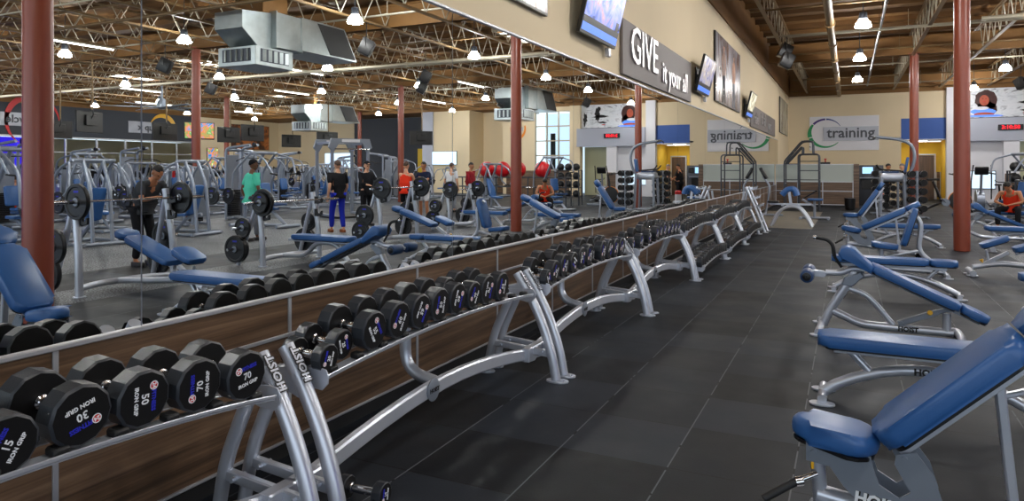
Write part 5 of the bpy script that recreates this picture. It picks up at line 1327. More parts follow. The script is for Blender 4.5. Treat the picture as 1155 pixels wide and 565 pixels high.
def m_bike():
    b = empty('exercise_bike')
    mb = MB(); mb.lathe([(-0.05, 0.08), (-0.04, 0.27), (0.04, 0.27), (0.05, 0.08)], p0=(0.42, 0, 0.38), axis=(0, 1, 0), seg=22); fw = mb.build('flywheel', 'tv_black', b)
    mb = MB(); mb.tube([(0.42+0.275*math.cos(2*PI*k/24), 0, 0.38+0.275*math.sin(2*PI*k/24)) for k in range(24)]+[(0.695, 0, 0.381)], 0.012, 6); mb.build('orange_rim', 'orange', fw)
    legs_frame(b, [[(-0.55, 0, 0.06), (0.0, 0, 0.35), (0.5, 0, 0.42)], [(-0.55, -0.25, 0.04), (-0.55, 0.25, 0.04)], [(0.6, -0.25, 0.04), (0.6, 0.25, 0.04)], [(0.6, 0, 0.05), (0.4, 0, 0.4), (0.52, 0, 1.0)], [(0.0, 0, 0.32), (-0.22, 0, 0.92)]], 0.035, 'tv_black')
    mb = MB(); mb.tube([(0.2, -0.22, 1.12), (0.5, -0.2, 1.05), (0.5, 0.2, 1.05), (0.2, 0.22, 1.12)], 0.018, 8, 0.08, 3); mb.build('handlebar', 'tv_black', b)
    mb = MB(); mb.prism([(-0.16, 0.0), (-0.12, 0.12), (0.0, 0.07), (0.17, 0.03), (0.17, -0.03), (0.0, -0.07), (-0.12, -0.12)], 0.06, Matrix.Translation((-0.24, 0, 0.96)), bevel=0.02, seg=2); mb.build('saddle', 'tv_black', b)
    for s in (-1, 1):
        mb = MB(); mb.box((0.08+s*0.1, s*0.15, 0.33-s*0.1), (0.10, 0.09, 0.03), bevel=0.008); mb.cyl((0.08, s*0.05, 0.33), (0.08+s*0.1, s*0.11, 0.33-s*0.1), 0.015, seg=8); mb.build('pedal', 'machine', b)
    mb = MB(); mb.cyl((0.08, -0.06, 0.33), (0.08, 0.06, 0.33), 0.10, seg=16); mb.build('crank_cover', 'grey_metal', b)
    return b
mk = {'press': Proto(m_press()), 'row': Proto(m_incline()), 'stack': Proto(m_stack()), 'cable': Proto(m_cable()), 'tread': Proto(m_tread()), 'ellip': Proto(m_ellip()), 'bike': Proto(m_bike()), 'power': Proto(m_power())}
desc = {'press': 'silver plate-loaded press machine with arched arms', 'row': 'silver plate-loaded row machine with diagonal beam', 'stack': 'silver weight-stack machine with blue pads', 'cable': 'tall silver cable tower with pulldown bar',
        'tread': 'black treadmill with silver rails', 'ellip': 'silver elliptical trainer with swing handles', 'bike': 'black exercise bike'}
catn = {'press': 'exercise machine', 'row': 'exercise machine', 'stack': 'exercise machine', 'cable': 'exercise machine', 'tread': 'treadmill', 'ellip': 'elliptical', 'bike': 'exercise bike'}
rnd = random.Random(11)
def vis(X, Y):      # roughly inside what the mirrors show
    Xm = 2*WX-X; xc = Xm*math.cos(YAW)+Y*math.sin(YAW); zc = -Xm*math.sin(YAW)+Y*math.cos(YAW)
    return -0.80 < xc/zc < 0.36
rows = [(8.6, 2.35, ('row', 'press', 'press', 'row'), 'first'), (11.2, 2.2, ('cable', 'row', 'press', 'stack'), 'second'), (14.6, 2.0, ('press', 'stack', 'cable', 'row'), 'third'),
        (17.4, 1.9, ('stack', 'cable', 'stack', 'row'), 'fourth'), (20.2, 1.9, ('stack', 'cable', 'stack', 'press'), 'fifth')]
for (X, dy, kinds, nm) in rows:
    y = 6.8; i = 0
    while y < 33:
        k = kinds[i % 4]
        if vis(X, y) and not (X < 9 and y > 20) and not (X < 12 and 20.5 < y < 29) and not (X < 12 and 15.9 < y < 20.2):
            xx, yy = X+rnd.uniform(-0.15, 0.15), y+rnd.uniform(-0.1, 0.1); rz = rnd.choice((0, PI))+rnd.uniform(-0.2, 0.2)
            mk[k].put((xx, yy, 0), rz=rz, label='%s, %s row out from the bench presses' % (desc[k], nm), cat=catn[k], group='%ss in the %s machine row' % (desc[k].split(' with')[0], nm))
            if k in ('press', 'row'):
                hx, hy, hz = (0.2, 0.62, 0.9) if k == 'press' else (0.75, 0.55, 0.85)
                for s in (-1, 1):
                    q = Matrix.Rotation(rz, 4, 'Z') @ Vector((hx, s*(hy+0.06), hz))
                    P45.put((xx+q.x, yy+q.y, hz), rz=rz, label='black plate on a machine horn in the %s machine row' % nm, cat='weight plate', group='plates on the machines of the %s row' % nm)
        y += dy; i += 1
for (X, k, nm) in ((23.4, 'ellip', 'nearer'), (26.4, 'tread', 'middle'), (29.6, 'ellip', 'farther'), (32.6, 'tread', 'farthest')):
    y = 12.0
    while y < 38:
        if vis(X, y): mk[k].put((X, y, 0), rz=rnd.choice((0.0,)), label='%s in the %s cardio row in the mirror' % (desc[k], nm), cat=catn[k], group='%s cardio row' % nm)
        y += 1.15
mk['power'].put((9.4, 18.0, 0), rz=0.45, label='large dark grey power rack with a white name strip on its header', cat='power rack')

# vertical racks of small dumbbells near the far wall and the chin-up tower
def tree():
    b = empty('dumbbell_tree')
    mb = MB(); mb.rtube([(0, 0, 0.05), (0, 0, 1.5)], 0.07, 0.10, up=(0, 1, 0)); mb.build('post', 'grey_metal', b)
    for x in (-0.26, 0.26):
        mb = MB(); mb.tube([(x, -0.26, 0.04), (x, 0.26, 0.04)], 0.03, 8); mb.build('foot', 'grey_metal', b)
    mb = MB(); mb.rtube([(-0.26, 0, 0.05), (0.26, 0, 0.05)], 0.06, 0.06); mb.build('base_beam', 'grey_metal', b)
    for k in range(5):
        z = 0.24+0.27*k
        mb = MB(); mb.box((0, -0.04, z-0.03), (0.36, 0.012, 0.02)); mb.box((0, 0.04, z-0.03), (0.36, 0.012, 0.02)); mb.box((0, 0, z-0.03), (0.09, 0.10, 0.02))
        mb.build('cradle', 'dark_metal', b)
    return b
trp = Proto(tree())
small_db = dumbbell('', 0.105, 0.085, 0.28, False)
for i, (x, y, rz) in enumerate(((1.93, 25.1, 0.25), (0.98, 27.0, 0.1), (1.62, 28.9, 0.15))):
    where = ['right of the chin-up tower', 'left of the chin-up tower', 'behind the chin-up tower'][i]
    trp.put((x, y, 0), rz=rz, label='upright dumbbell tree %s' % where, cat='rack')
    for k in range(5):
        for s in (-1, 1):
            q = Matrix.Rotation(rz, 4, 'Z') @ Vector((s*0.165, 0, 0))
            small_db.put((x+q.x, y+q.y, 0.24+0.27*k+0.085), rot=(0, 0, rz+PI/2), label='black dumbbell on the tree %s' % where, cat='dumbbell', group='dumbbells on the tree %s' % where)
# chin-up and dip tower
t = tag(empty('chin_up_tower', (1.22, 25.7, 0)), 'silver chin-up and dip tower with a long curved arm overhead', 'exercise machine')
legs_frame(t, [[(-0.3, -0.35, 0.05), (-0.25, -0.3, 1.3)], [(-0.3, 0.35, 0.05), (-0.25, 0.3, 1.3)], [(0.45, -0.35, 0.05), (0.4, -0.3, 1.35)], [(0.45, 0.35, 0.05), (0.4, 0.3, 1.35)], [(-0.3, -0.35, 0.05), (0.45, -0.35, 0.05)], [(-0.3, 0.35, 0.05), (0.45, 0.35, 0.05)]], 0.05)
mb = MB(); mb.tube([(0.35, 0, 1.2), (0.6, 0, 1.5), (0.72, 0, 1.95), (0.62, 0, 2.35), (0.30, 0, 2.52), (-0.45, 0, 2.62)], 0.05, 12, 0.25, 5); mb.build('overhead_arm', 'grey_metal', t)
mb = MB(); mb.tube([(-0.45, -0.5, 2.56), (-0.45, -0.3, 2.62), (-0.45, 0.3, 2.62), (-0.45, 0.5, 2.56)], 0.02, 8, 0.1); mb.build('chin_up_bar', 'tv_black', t)
mb = MB(); mb.box((0.05, 0, 1.30), (0.7, 0.5, 0.28), bevel=0.08, seg=3); mb.build('shroud', 'silver', t)
sboard(t, 'back_pad', 0.42, 1.45, 80, 0.5); sboard(t, 'knee_pad', -0.25, 1.45, 0, 0.5, 0.4, 'vinyl_dark')
for s in (-1, 1):
    mb = MB(); mb.tube([(0.3, s*0.3, 1.5), (-0.3, s*0.3, 1.55), (-0.4, s*0.3, 1.7)], 0.025, 8, 0.1); mb.build('dip_handle', 'tv_black', t)
# bikes in direct view behind the column, medicine ball rack and red balls
mk['bike'].put((2.9, 27.9, 0), rz=0.1, scale=1.25, label='black exercise bike with an orange wheel rim, left of the full-view column', cat='exercise bike')
mk['ellip'].put((4.2, 28.9, 0), rz=PI/2, label='elliptical trainer just right of the full-view column', cat='elliptical')
mk['row'].put((4.5, 24.4, 0), rz=0.6, label='silver row machine behind the full-view column, left of the orange-shirted man', cat='exercise machine')
mk['press'].put((6.6, 23.6, 0), rz=0.4, label='silver press machine behind the man in the orange tank top', cat='exercise machine')
mk['bike'].put((5.2, 31.8, 0), rz=1.2, label='black exercise bike under the pale wall screen', cat='exercise bike')
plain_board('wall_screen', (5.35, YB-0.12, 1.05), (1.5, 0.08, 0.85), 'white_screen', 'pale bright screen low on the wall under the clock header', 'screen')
t = tag(empty('ball_rack', (7.4, 26.6, 0), 0.0), 'long low metal rack carrying the red exercise balls', 'rack')
for x in (-2.6, -0.9, 0.9, 2.6):
    mb = MB(); mb.tube([(x, -0.3, 0.02), (x, -0.3, 1.22)], 0.03, 8); mb.tube([(x, 0.3, 0.02), (x, 0.3, 1.22)], 0.03, 8); mb.tube([(x, -0.3, 1.2), (x, 0.3, 1.2)], 0.03, 8); mb.build('post_frame', 'dark_metal', t)
for z in (0.4, 0.8, 1.2):
    mb = MB(); mb.tube([(-2.6, -0.18, z), (2.6, -0.18, z)], 0.025, 8); mb.tube([(-2.6, 0.18, z), (2.6, 0.18, z)], 0.025, 8); mb.tube([(-2.6, -0.18, z), (-2.6, 0.18, z)], 0.02, 6); mb.tube([(2.6, -0.18, z), (2.6, 0.18, z)], 0.02, 6); mb.build('shelf_rails', 'dark_metal', t)
ballr = empty('exercise_ball')
mb = MB(); mb.sphere((0, 0, 0), 0.345, seg=32); mb.build('shell', 'red_rubber', ballr)
mb = MB(); mb.cyl((0.34, 0, 0), (0.349, 0, 0), 0.02, seg=10); mb.build('valve', 'white_paint', ballr)
ballp = Proto(ballr)
for x, lab in ((5.96, 'large red exercise ball standing alone right of the near column in the mirror'), (7.1, 'red exercise ball half hidden behind the near column in the mirror'), (7.84, 'red exercise ball, middle of the three left of the near column'), (8.6, 'red exercise ball, leftmost of the three in the mirror')):
    ballp.put((x, 26.6, 1.22+0.315), rz=2.2, label=lab, cat='exercise ball')
t = tag(empty('medicine_ball_rack', (5.35, 28.0, 0)), 'dark rack of black medicine balls in the mirror, right of the lone red ball', 'rack')
for (x, y) in ((-0.55, -0.2), (0.55, -0.2), (-0.55, 0.2), (0.55, 0.2)):
    mb = MB(); mb.rtube([(x, y, 0), (x, y, 1.5)], 0.05, 0.05, up=(0, 1, 0)); mb.build('post', 'dark_metal', t)
for z in (0.35, 0.75, 1.12, 1.5):
    mb = MB()
    mb.tube([(-0.55, -0.11, z), (0.55, -0.11, z)], 0.016, 8); mb.tube([(-0.55, 0.11, z), (0.55, 0.11, z)], 0.016, 8)
    mb.tube([(-0.55, -0.22, z), (-0.55, 0.22, z)], 0.016, 8); mb.tube([(0.55, -0.22, z), (0.55, 0.22, z)], 0.016, 8); mb.build('shelf_rails', 'dark_metal', t)
mb = MB(); mb.sphere((0, 0, 0), 0.165, seg=18); mbo = mb.build('medicine_ball', 'black_ball'); mbp = Proto(mbo)
for z, nm in ((0.35, 'bottom'), (0.75, 'lower middle'), (1.12, 'upper middle'), (1.5, 'top')):
    for x in (-0.36, 0.0, 0.36):
        mbp.put((5.35+x, 28.0, z+0.137), label='black medicine ball on the %s shelf of the medicine ball rack' % nm, cat='medicine ball', group='medicine balls on the %s shelf' % nm)

# ------------------------------------------------------------------ end of the aisle: stretching cage and back extension bench
t = tag(empty('stretching_cage', (-1.62, 28.9, 0)), 'dark tubular stretching cage with ladder rungs in front of the partition', 'exercise frame')
D1 = 0.028
for y in (-0.5, 0.35):
    legs_frame(t, [[(0.62, y, 0.02), (0.62, y, 2.12), (-0.1, y, 2.12), (-0.1, y, 0.02)], [(0.42, y, 2.12), (0.40, y, 2.62), (0.02, y, 2.62), (-0.60, y, 1.85), (-0.60, y, 0.02)], [(0.05, y, 2.12), (0.05, y, 2.45), (-0.55, y, 1.75)]], D1, 'dark_metal', 'side_tube', 8, 0.12)
mb = MB()
for z in (0.35, 0.75, 1.15, 1.5, 1.85): mb.tube([(0.62, -0.5, z), (0.62, 0.35, z)], 0.018, 8); mb.tube([(-0.1, -0.5, z), (0.62, -0.5, z)], 0.016, 8)
for (x, z) in ((0.4, 2.62), (0.02, 2.62), (-0.3, 2.24), (-0.6, 1.85), (-0.6, 1.0), (0.3, 2.4)): mb.tube([(x, -0.5, z), (x, 0.35, z)], 0.018, 8)
for z in (1.15, 1.75): mb.tube([(-0.6, -0.5, z), (-0.1, -0.5, z)], 0.016, 8)
mb.build('rungs', 'dark_metal', t)
t = tag(empty('back_extension_bench', (-1.42, 20.4, 0)), 'silver back extension bench with arched legs and blue hip pads at the aisle end', 'bench')
for y in (-0.26, 0.26):
    mb = MB(); mb.tube([(-0.50, y, 0.01), (-0.30, y, 0.42), (-0.05, y, 0.56), (0.2, y, 0.54), (0.40, y, 0.30), (0.54, y, 0.01)], 0.04, 12, 0.2, 5); mb.build('arched_leg', 'silver', t)
mb = MB(); mb.rtube([(-0.55, 0, 0.60), (0.50, 0, 0.60)], 0.10, 0.05); mb.rtube([(-0.2, -0.3, 0.58), (-0.2, 0.3, 0.58)], 0.05, 0.04); mb.rtube([(0.2, -0.3, 0.58), (0.2, 0.3, 0.58)], 0.05, 0.04); mb.build('top_frame', 'silver', t)
mb = MB(); mb.box((-0.45, 0, 0.66), (0.28, 0.4, 0.05), bevel=0.015); mb.build('foot_plate', 'tv_black', t)
mb = MB(); mb.rtube([(0.0, 0, 0.60), (-0.05, 0, 0.95)], 0.07, 0.06, up=(0, 1, 0)); mb.build('pad_post', 'silver', t)
for y in (-0.17, 0.17):
    mb = MB(); mb.tube([(-0.22, y, 0.86), (-0.08, y, 1.02), (0.10, y, 1.02), (0.15, y, 0.84)], 0.075, 14, 0.12, 5); mb.build('hip_pad', 'vinyl', t)
t = tag(empty('weight_lever_bench', (-0.95, 23.4, 0)), 'small bench with a raised black handle behind the back extension bench', 'bench')
cushion('seat', rrect(0.45, 0.28, 0.05, 4, cx=0.22), 0.06, XZ(-0.2, 0.62, 0), t)
legs_frame(t, [[(-0.4, 0, 0.05), (0.4, 0, 0.05)], [(0.0, 0, 0.05), (0.0, 0, 0.58)], [(-0.4, -0.25, 0.04), (-0.4, 0.25, 0.04)], [(0.4, -0.25, 0.04), (0.4, 0.25, 0.04)], [(0.0, 0, 0.4), (-0.35, 0, 0.62)]])
mb = MB(); mb.tube([(-0.35, 0, 0.62), (0.02, 0, 0.86), (0.08, 0, 0.88)], 0.022, 8); mb.build('handle', 'tv_black', t)
t = tag(empty('calf_lever', (-2.3, 24.5, 0)), 'leaning silver arm with a long black pad against the mirror wall', 'exercise machine')
legs_frame(t, [[(0.2, -0.25, 0.04), (0.2, 0.3, 0.04)], [(-0.2, 0.0, 0.04), (0.35, 0.0, 0.04)], [(-0.2, 0, 0.04), (-0.05, 0, 1.0), (-0.28, 0, 1.32)]], 0.035)
mb = MB(); mb.box((-0.26, 0, 1.42), (0.10, 0.3, 0.42), (0, R(-28), 0), bevel=0.03, seg=2); mb.build('long_pad', 'tv_black', t)
# ------------------------------------------------------------------ people
def skin_me(chains, root, sub=1):
    """chains: lists of (point, radius); points shared by identical coordinates"""
    vs_, ed, rad, idx = [], [], [], {}
    for ch in chains:
        prev = None
        for p, r in ch:
            k = tuple(round(v, 4) for v in p)
            if k not in idx: idx[k] = len(vs_); vs_.append(p); rad.append(r)
            i = idx[k]
            if prev is not None and prev != i: ed.append((prev, i))
            prev = i
    me = bpy.data.meshes.new('body_src'); me.from_pydata([tuple(v) for v in vs_], ed, [])
    ob = bpy.data.objects.new('body_src', me); COL.objects.link(ob)
    ob.modifiers.new('skin', 'SKIN')
    if not me.skin_vertices: me.attributes.new  # layer is made with the modifier
    sv = me.skin_vertices[0].data
    for i, r in enumerate(rad):
        rr = r if isinstance(r, tuple) else (r, r)
        sv[i].radius = rr; sv[i].use_root = False
    sv[idx[tuple(round(v, 4) for v in root)]].use_root = True
    md = ob.modifiers.new('sub', 'SUBSURF'); md.levels = sub; md.render_levels = sub
    dg = bpy.context.evaluated_depsgraph_get(); dg.update()
    out = bpy.data.meshes.new_from_object(ob.evaluated_get(dg))
    bpy.data.objects.remove(ob); bpy.data.meshes.remove(me)
    return out
def V(*a): return Vector(a)
def person(pose, skin, hair, top, sleeve, bottom, short, shoe, label, loc, rz, cap=None, scale=1.0, extra=None):
    """pose: dict of joints in metres, facing +X"""
    root = empty('person', loc, rz); tag(root, label, 'person')
    P = pose; ch = []; pel = P['pelvis']; chest = P['chest']; neck = P['neck']; head = P['head']
    up = (head-neck).normalized()
    ch.append([(pel, (0.15, 0.115)), ((pel+chest)/2, (0.135, 0.10)), (chest, (0.165, 0.115)), (neck, (0.065, 0.06)), (neck+(head-neck)*0.55, (0.055, 0.055))])
    for s, k in ((-1, 'r'), (1, 'l')):
        sh, el, wr = P['sh_'+k], P['el_'+k], P['wr_'+k]
        d = (wr-el).normalized(); side = d.cross(V(0, 0, 1)) if abs(d.z) < 0.85 else d.cross(V(1, 0, 0)); side.normalize()
        hand = wr+d*0.085
        ch.append([(chest, (0.165, 0.115)), (sh, 0.062), ((sh+el)/2, 0.048), (el, 0.038), ((el+wr)/2, 0.036), (wr, 0.025), (wr+d*0.04, (0.036, 0.017)), (hand, (0.036, 0.015))])
        curl = P.get('curl', V(0.3, 0, -0.6)) if not P.get('grip') else V(0.1, 0, -1)
        for i, (o, l) in enumerate(((-0.027, 0.062), (-0.009, 0.074), (0.009, 0.069), (0.027, 0.052))):
            b0 = hand+side*o*0.9; m1 = hand+side*o+d*l*0.5; tip = m1+(d*0.7+curl*0.5).normalized()*l*0.5
            ch.append([(hand, (0.036, 0.015)), (b0+d*0.012, 0.0095), (m1, 0.0085), (tip, 0.007)])
        t0 = wr+d*0.04; ch.append([(t0, (0.036, 0.017)), (t0+side*0.04*-1+d*0.02, 0.0105), (t0-side*0.055+d*0.055, 0.008)])
        hp, kn, an = P['hp_'+k], P['kn_'+k], P['an_'+k]
        toe = P.get('toe_'+k, an+V(0.17, 0, -0.055))
        ch.append([(pel, (0.15, 0.115)), (hp, 0.088), ((hp+kn)/2, 0.074), (kn, 0.054), (kn+(an-kn)*0.35, 0.055), (an, 0.036), (an+(toe-an)*0.5+V(0, 0, -0.01), 0.035), (toe, 0.028)])
    me = skin_me(ch, pel)
    mb = MB(); mb.bm.from_mesh(me); bpy.data.meshes.remove(me)
    # head: cranium, jaw, nose, ears in the same mesh
    fw = P.get('face', V(1, 0, 0)); fw = (fw-up*fw.dot(up)).normalized(); sd = up.cross(fw)
    Mh = Matrix(((fw.x, sd.x, up.x, head.x), (fw.y, sd.y, up.y, head.y), (fw.z, sd.z, up.z, head.z), (0, 0, 0, 1)))
    def ell(c, r, n=14):
        bmesh.ops.create_uvsphere(mb.bm, u_segments=n, v_segments=n//2+3, radius=1.0, matrix=Mh @ Matrix.Translation(c) @ Matrix.Diagonal((*r, 1)))
    ell((0, 0, 0.02), (0.094, 0.077, 0.105)); ell((0.028, 0, -0.055), (0.062, 0.056, 0.062)); ell((0.098, 0, -0.012), (0.014, 0.013, 0.024), 8)
    ell((0.090, 0, -0.062), (0.010, 0.024, 0.008), 8); ell((0.083, 0, 0.022), (0.014, 0.05, 0.010), 8)
    for s in (-1, 1): ell((-0.005, s*0.080, -0.005), (0.018, 0.010, 0.030), 8)
    body = mb.build('body', skin, root, sharp=80)
    mb = MB()
    for s in (-1, 1): bmesh.ops.create_uvsphere(mb.bm, u_segments=8, v_segments=6, radius=0.011, matrix=Mh @ Matrix.Translation((0.084, s*0.031, 0.006)))
    mb.build('eyes', 'black_paint', body)
    # hair / cap
    mb = MB(); bmesh.ops.create_uvsphere(mb.bm, u_segments=16, v_segments=12, radius=1.0, matrix=Mh @ Matrix.Translation((-0.012, 0, 0.034)) @ Matrix.Diagonal((0.098, 0.086, 0.105, 1)))
    inv = Mh.inverted(); kill = [v for v in mb.bm.verts if (lambda q: q.z < 0.045-0.6*max(0, -q.x) - (0.0 if q.x > 0 else 0.03))(inv @ v.co)]
    bmesh.ops.delete(mb.bm, geom=kill, context='VERTS'); mb.build('cap' if cap else 'hair', cap or hair, body, sharp=80)
    if cap:
        mb = MB(); mb.prism([(0.05, -0.07), (0.14, -0.055), (0.165, 0), (0.14, 0.055), (0.05, 0.07)], 0.008, Mh @ Matrix.Translation((0, 0, 0.055)), bevel=0.002); mb.build('cap_brim', cap, body)
    # clothing
    g = 0.016
    top_ch = [[(pel+V(0, 0, -0.07), (0.162+g, 0.13+g)), (pel+V(0, 0, 0.04), (0.155+g, 0.122+g)), ((pel+chest)/2, (0.14+g, 0.105+g)), (chest, (0.168+g, 0.118+g)), (chest+(neck-chest)*0.55, (0.135, 0.105)), (chest+(neck-chest)*0.86, (0.088, 0.080))]]
    for k in ('r', 'l'):
        sh, el, wr = P['sh_'+k], P['el_'+k], P['wr_'+k]
        if sleeve == 'none': top_ch.append([(chest, (0.168+g, 0.118+g)), (sh*0.86+chest*0.14, 0.062)])
        elif sleeve == 'short': top_ch.append([(chest, (0.168+g, 0.118+g)), (sh, 0.076), (sh+(el-sh)*0.45, 0.072), (sh+(el-sh)*0.8, 0.066)])
        else: top_ch.append([(chest, (0.168+g, 0.118+g)), (sh, 0.076), ((sh+el)/2, 0.062), (el, 0.054), (wr-(wr-el)*0.1, 0.040)])
    me = skin_me(top_ch, pel+V(0, 0, 0.04)); mb = MB(); mb.bm.from_mesh(me); bpy.data.meshes.remove(me); mb.build('shirt', top, body, sharp=80)
    bch = []
    for k in ('r', 'l'):
        hp, kn, an = P['hp_'+k], P['kn_'+k], P['an_'+k]
        c_ = [(pel, (0.145, 0.122)), (hp, 0.100), ((hp+kn)/2, 0.090)]
        c_ += [(kn+(hp-kn)*0.12, 0.086)] if short else [(kn, 0.076), ((kn+an)/2, 0.070), (an+(kn-an)*0.06, 0.058)]
        bch.append(c_)
    me = skin_me(bch, pel); mb = MB(); mb.bm.from_mesh(me); bpy.data.meshes.remove(me); mb.build('shorts' if short else 'trousers', bottom, body, sharp=80)
    for k in ('r', 'l'):
        an = P['an_'+k]; toe = P.get('toe_'+k, an+V(0.17, 0, -0.055)); d = V(toe.x-an.x, toe.y-an.y, 0).normalized()
        m_ = frame((an.x+d.x*0.055, an.y+d.y*0.055, an.z-0.048), (d.x, d.y, 0), (-d.y, d.x, 0))
        mb = MB(); mb.prism([(-0.12, -0.03), (-0.13, 0), (-0.12, 0.03), (0.0, 0.042), (0.10, 0.05), (0.16, 0.02), (0.165, -0.02), (0.10, -0.045), (0.0, -0.04)], 0.075, m_, bevel=0.016, seg=2); mb.build('shoe', shoe, body, sharp=60)
    root.scale = (scale,)*3
    return root
def stand(**kw):
    P = {'pelvis': V(0, 0, 0.96), 'chest': V(0.01, 0, 1.28), 'neck': V(0, 0, 1.50), 'head': V(0.03, 0, 1.655),
         'sh_r': V(0, -0.185, 1.42), 'sh_l': V(0, 0.185, 1.42), 'el_r': V(-0.04, -0.25, 1.13), 'el_l': V(-0.04, 0.25, 1.13),
         'wr_r': V(0.06, -0.25, 0.89), 'wr_l': V(0.06, 0.25, 0.89), 'hp_r': V(0, -0.09, 0.90), 'hp_l': V(0, 0.09, 0.90),
         'kn_r': V(0.03, -0.11, 0.50), 'kn_l': V(0.03, 0.11, 0.50), 'an_r': V(-0.02, -0.12, 0.086), 'an_l': V(-0.02, 0.12, 0.086)}
    P.update(kw); return P
walkp = dict(kn_r=V(0.14, -0.10, 0.51), an_r=V(0.16, -0.10, 0.086), kn_l=V(-0.02, 0.10, 0.50), an_l=V(-0.22, 0.10, 0.10), el_r=V(-0.10, -0.25, 1.14), wr_r=V(-0.02, -0.26, 0.90), el_l=V(0.02, 0.25, 1.13), wr_l=V(0.18, 0.23, 0.95))
reach = dict(el_r=V(0.16, -0.23, 1.22), wr_r=V(0.38, -0.16, 1.28), el_l=V(0.12, 0.24, 1.18), wr_l=V(0.34, 0.16, 1.14))
def at(p, m): return {k: v for k, v in p.items()}
# seen in the mirror (positions are the real ones in the hall)
lean = dict(pelvis=V(-0.12, 0, 0.95), chest=V(0.05, 0, 1.22), neck=V(0.18, 0, 1.39), head=V(0.27, 0, 1.51), sh_r=V(0.13, -0.19, 1.33), sh_l=V(0.13, 0.19, 1.33), el_r=V(0.25, -0.26, 1.08), wr_r=V(0.43, -0.14, 1.10),
            el_l=V(0.25, 0.26, 1.08), wr_l=V(0.43, 0.14, 1.12), hp_r=V(-0.12, -0.09, 0.89), hp_l=V(-0.12, 0.09, 0.89), kn_r=V(-0.02, -0.11, 0.50), kn_l=V(-0.02, 0.11, 0.50), an_r=V(-0.10, -0.12, 0.086), an_l=V(-0.10, 0.12, 0.086))
person(stand(**lean), 'skin_b', 'hair', 'cloth_charcoal', 'short', 'cloth_black', False, 'shoe', 'person in a charcoal tee with a red wristband leaning over behind the nearest barbell', (4.7, 7.5, 0), PI)
person(stand(**walkp), 'skin_c', 'hair', 'cloth_teal', 'short', 'cloth_grey', False, 'shoe', 'person walking in a bright teal tee and grey trousers, seen in the mirror', (6.05, 11.0, 0), PI/2+0.3, cap='cloth_black')
person(stand(**dict(walkp, kn_l=V(0.0, 0.10, 0.5), an_l=V(-0.12, 0.10, 0.09))), 'skin_a', 'hair_brown', 'cloth_black', 'short', 'cloth_blue', False, 'shoe_brown', 'person in a black tee and bright blue trousers walking away, seen in the mirror', (5.8, 13.5, 0), 0.5)
person(stand(**reach), 'skin_a', 'hair', 'cloth_black', 'long', 'cloth_black', False, 'shoe', 'person in black with a red-trimmed top and dark cap, seen in the mirror', (6.4, 15.4, 0), PI+0.4, cap='cloth_black')
person(stand(**reach), 'skin_a', 'hair_brown', 'cloth_orange', 'none', 'cloth_black', True, 'shoe', 'person in a red tank top facing the one in navy, seen in the mirror', (6.2, 17.0, 0), PI/2-0.2)
person(stand(**dict(reach, wr_r=V(0.42, -0.2, 1.30))), 'skin_b', 'hair', 'cloth_navy', 'short', 'cloth_white', True, 'shoe', 'person in a navy tee and white shorts seen from behind in the mirror', (6.15, 17.9, 0), -PI/2)
person(stand(el_l=V(0.10, 0.24, 1.15), wr_l=V(0.22, 0.2, 1.0)), 'skin_b', 'hair', 'cloth_dark_red', 'long', 'cloth_grey', False, 'shoe', 'person in a dark red long-sleeved top left of the red balls', (6.1, 20.7, 0), PI)
person(stand(), 'skin_b', 'hair', 'cloth_white', 'short', 'cloth_black', True, 'shoe', 'person in a white tee among the machines, left of the slim red column', (12.9, 15.0, 0), 0.3)
person(stand(), 'skin_a', 'hair_brown', 'cloth_white', 'short', 'cloth_grey', False, 'shoe', 'person in a white tee beside the one in the dark red top', (7.4, 21.6, 0), 1.5)
person(stand(), 'skin_b', 'hair', 'cloth_red', 'short', 'cloth_black', False, 'shoe', 'distant person in a red top near the slim red columns', (21.8, 21.2, 0), 3.0)
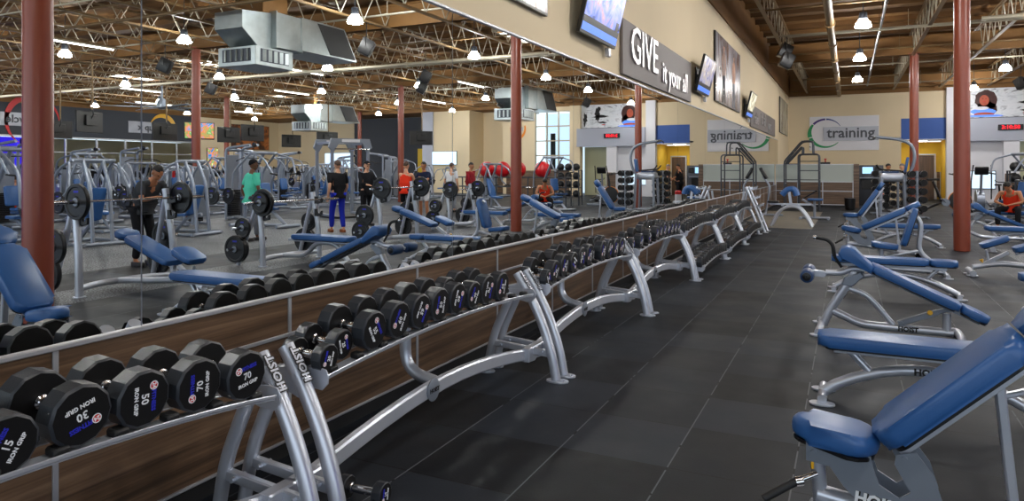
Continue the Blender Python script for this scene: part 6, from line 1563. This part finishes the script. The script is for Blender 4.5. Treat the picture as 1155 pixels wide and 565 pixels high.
# the two by the far machines
face_dn = dict(head=V(0.06, 0, 1.645), el_r=V(0.10, -0.24, 1.15), wr_r=V(0.32, -0.12, 1.06), el_l=V(0.10, 0.24, 1.15), wr_l=V(0.32, 0.12, 1.10), face=V(1, 0, -0.5))
person(stand(**face_dn), 'skin_a', 'hair_grey', 'cloth_navy', 'short', 'cloth_tan', True, 'shoe', 'grey-haired person in a navy tee and tan shorts by the dip tower', (2.0, 31.9, 0), PI)
person(stand(**face_dn), 'skin_b', 'hair', 'cloth_black', 'short', 'cloth_black', False, 'shoe', 'dark-haired person dressed in black facing the grey-haired one', (1.38, 31.75, 0), 0.3)
# seated on a bench, leaning forward with forearms on the knees
sit = dict(pelvis=V(0, 0, 0.56), chest=V(0.16, 0, 0.86), neck=V(0.32, 0, 1.03), head=V(0.43, 0, 1.12), sh_r=V(0.25, -0.20, 0.97), sh_l=V(0.25, 0.20, 0.97), el_r=V(0.36, -0.30, 0.72), el_l=V(0.36, 0.30, 0.72),
           wr_r=V(0.52, -0.10, 0.66), wr_l=V(0.52, 0.10, 0.66), hp_r=V(0.03, -0.10, 0.54), hp_l=V(0.03, 0.10, 0.54), kn_r=V(0.44, -0.22, 0.53), kn_l=V(0.44, 0.22, 0.53), an_r=V(0.42, -0.22, 0.086), an_l=V(0.42, 0.22, 0.086), face=V(0.8, 0, -0.6))
person(stand(**sit), 'skin_b', 'hair', 'cloth_orange', 'none', 'cloth_black', False, 'shoe', 'person in a bright orange-red tank top sitting bent forward on a bench at the right', (3.85, 21.9, 0), -2.0)
Proto(flat_bench(1.2)).put((3.35, 22.35, 0), rz=-0.4, label='flat blue bench the person in the orange-red tank top sits on', cat='bench')
sit2 = dict(sit, chest=V(0.04, 0, 0.9), neck=V(0.08, 0, 1.10), head=V(0.12, 0, 1.25), sh_r=V(0.05, -0.19, 1.04), sh_l=V(0.05, 0.19, 1.04), face=V(1, 0, 0))
person(stand(**sit2), 'skin_a', 'hair_brown', 'cloth_orange', 'none', 'cloth_black', True, 'shoe', 'distant seated person in an orange top left of the one in charcoal', (15.9, 11.6, -0.0), 0.3)
# ------------------------------------------------------------------ world: bluish fill light added through the open, unbuilt side behind the camera
w = bpy.data.worlds.new('world'); scene.world = w; w.use_nodes = True
bg = w.node_tree.nodes['Background']; bg.inputs['Color'].default_value = (0.80, 0.90, 1.0, 1); bg.inputs['Strength'].default_value = 1.1
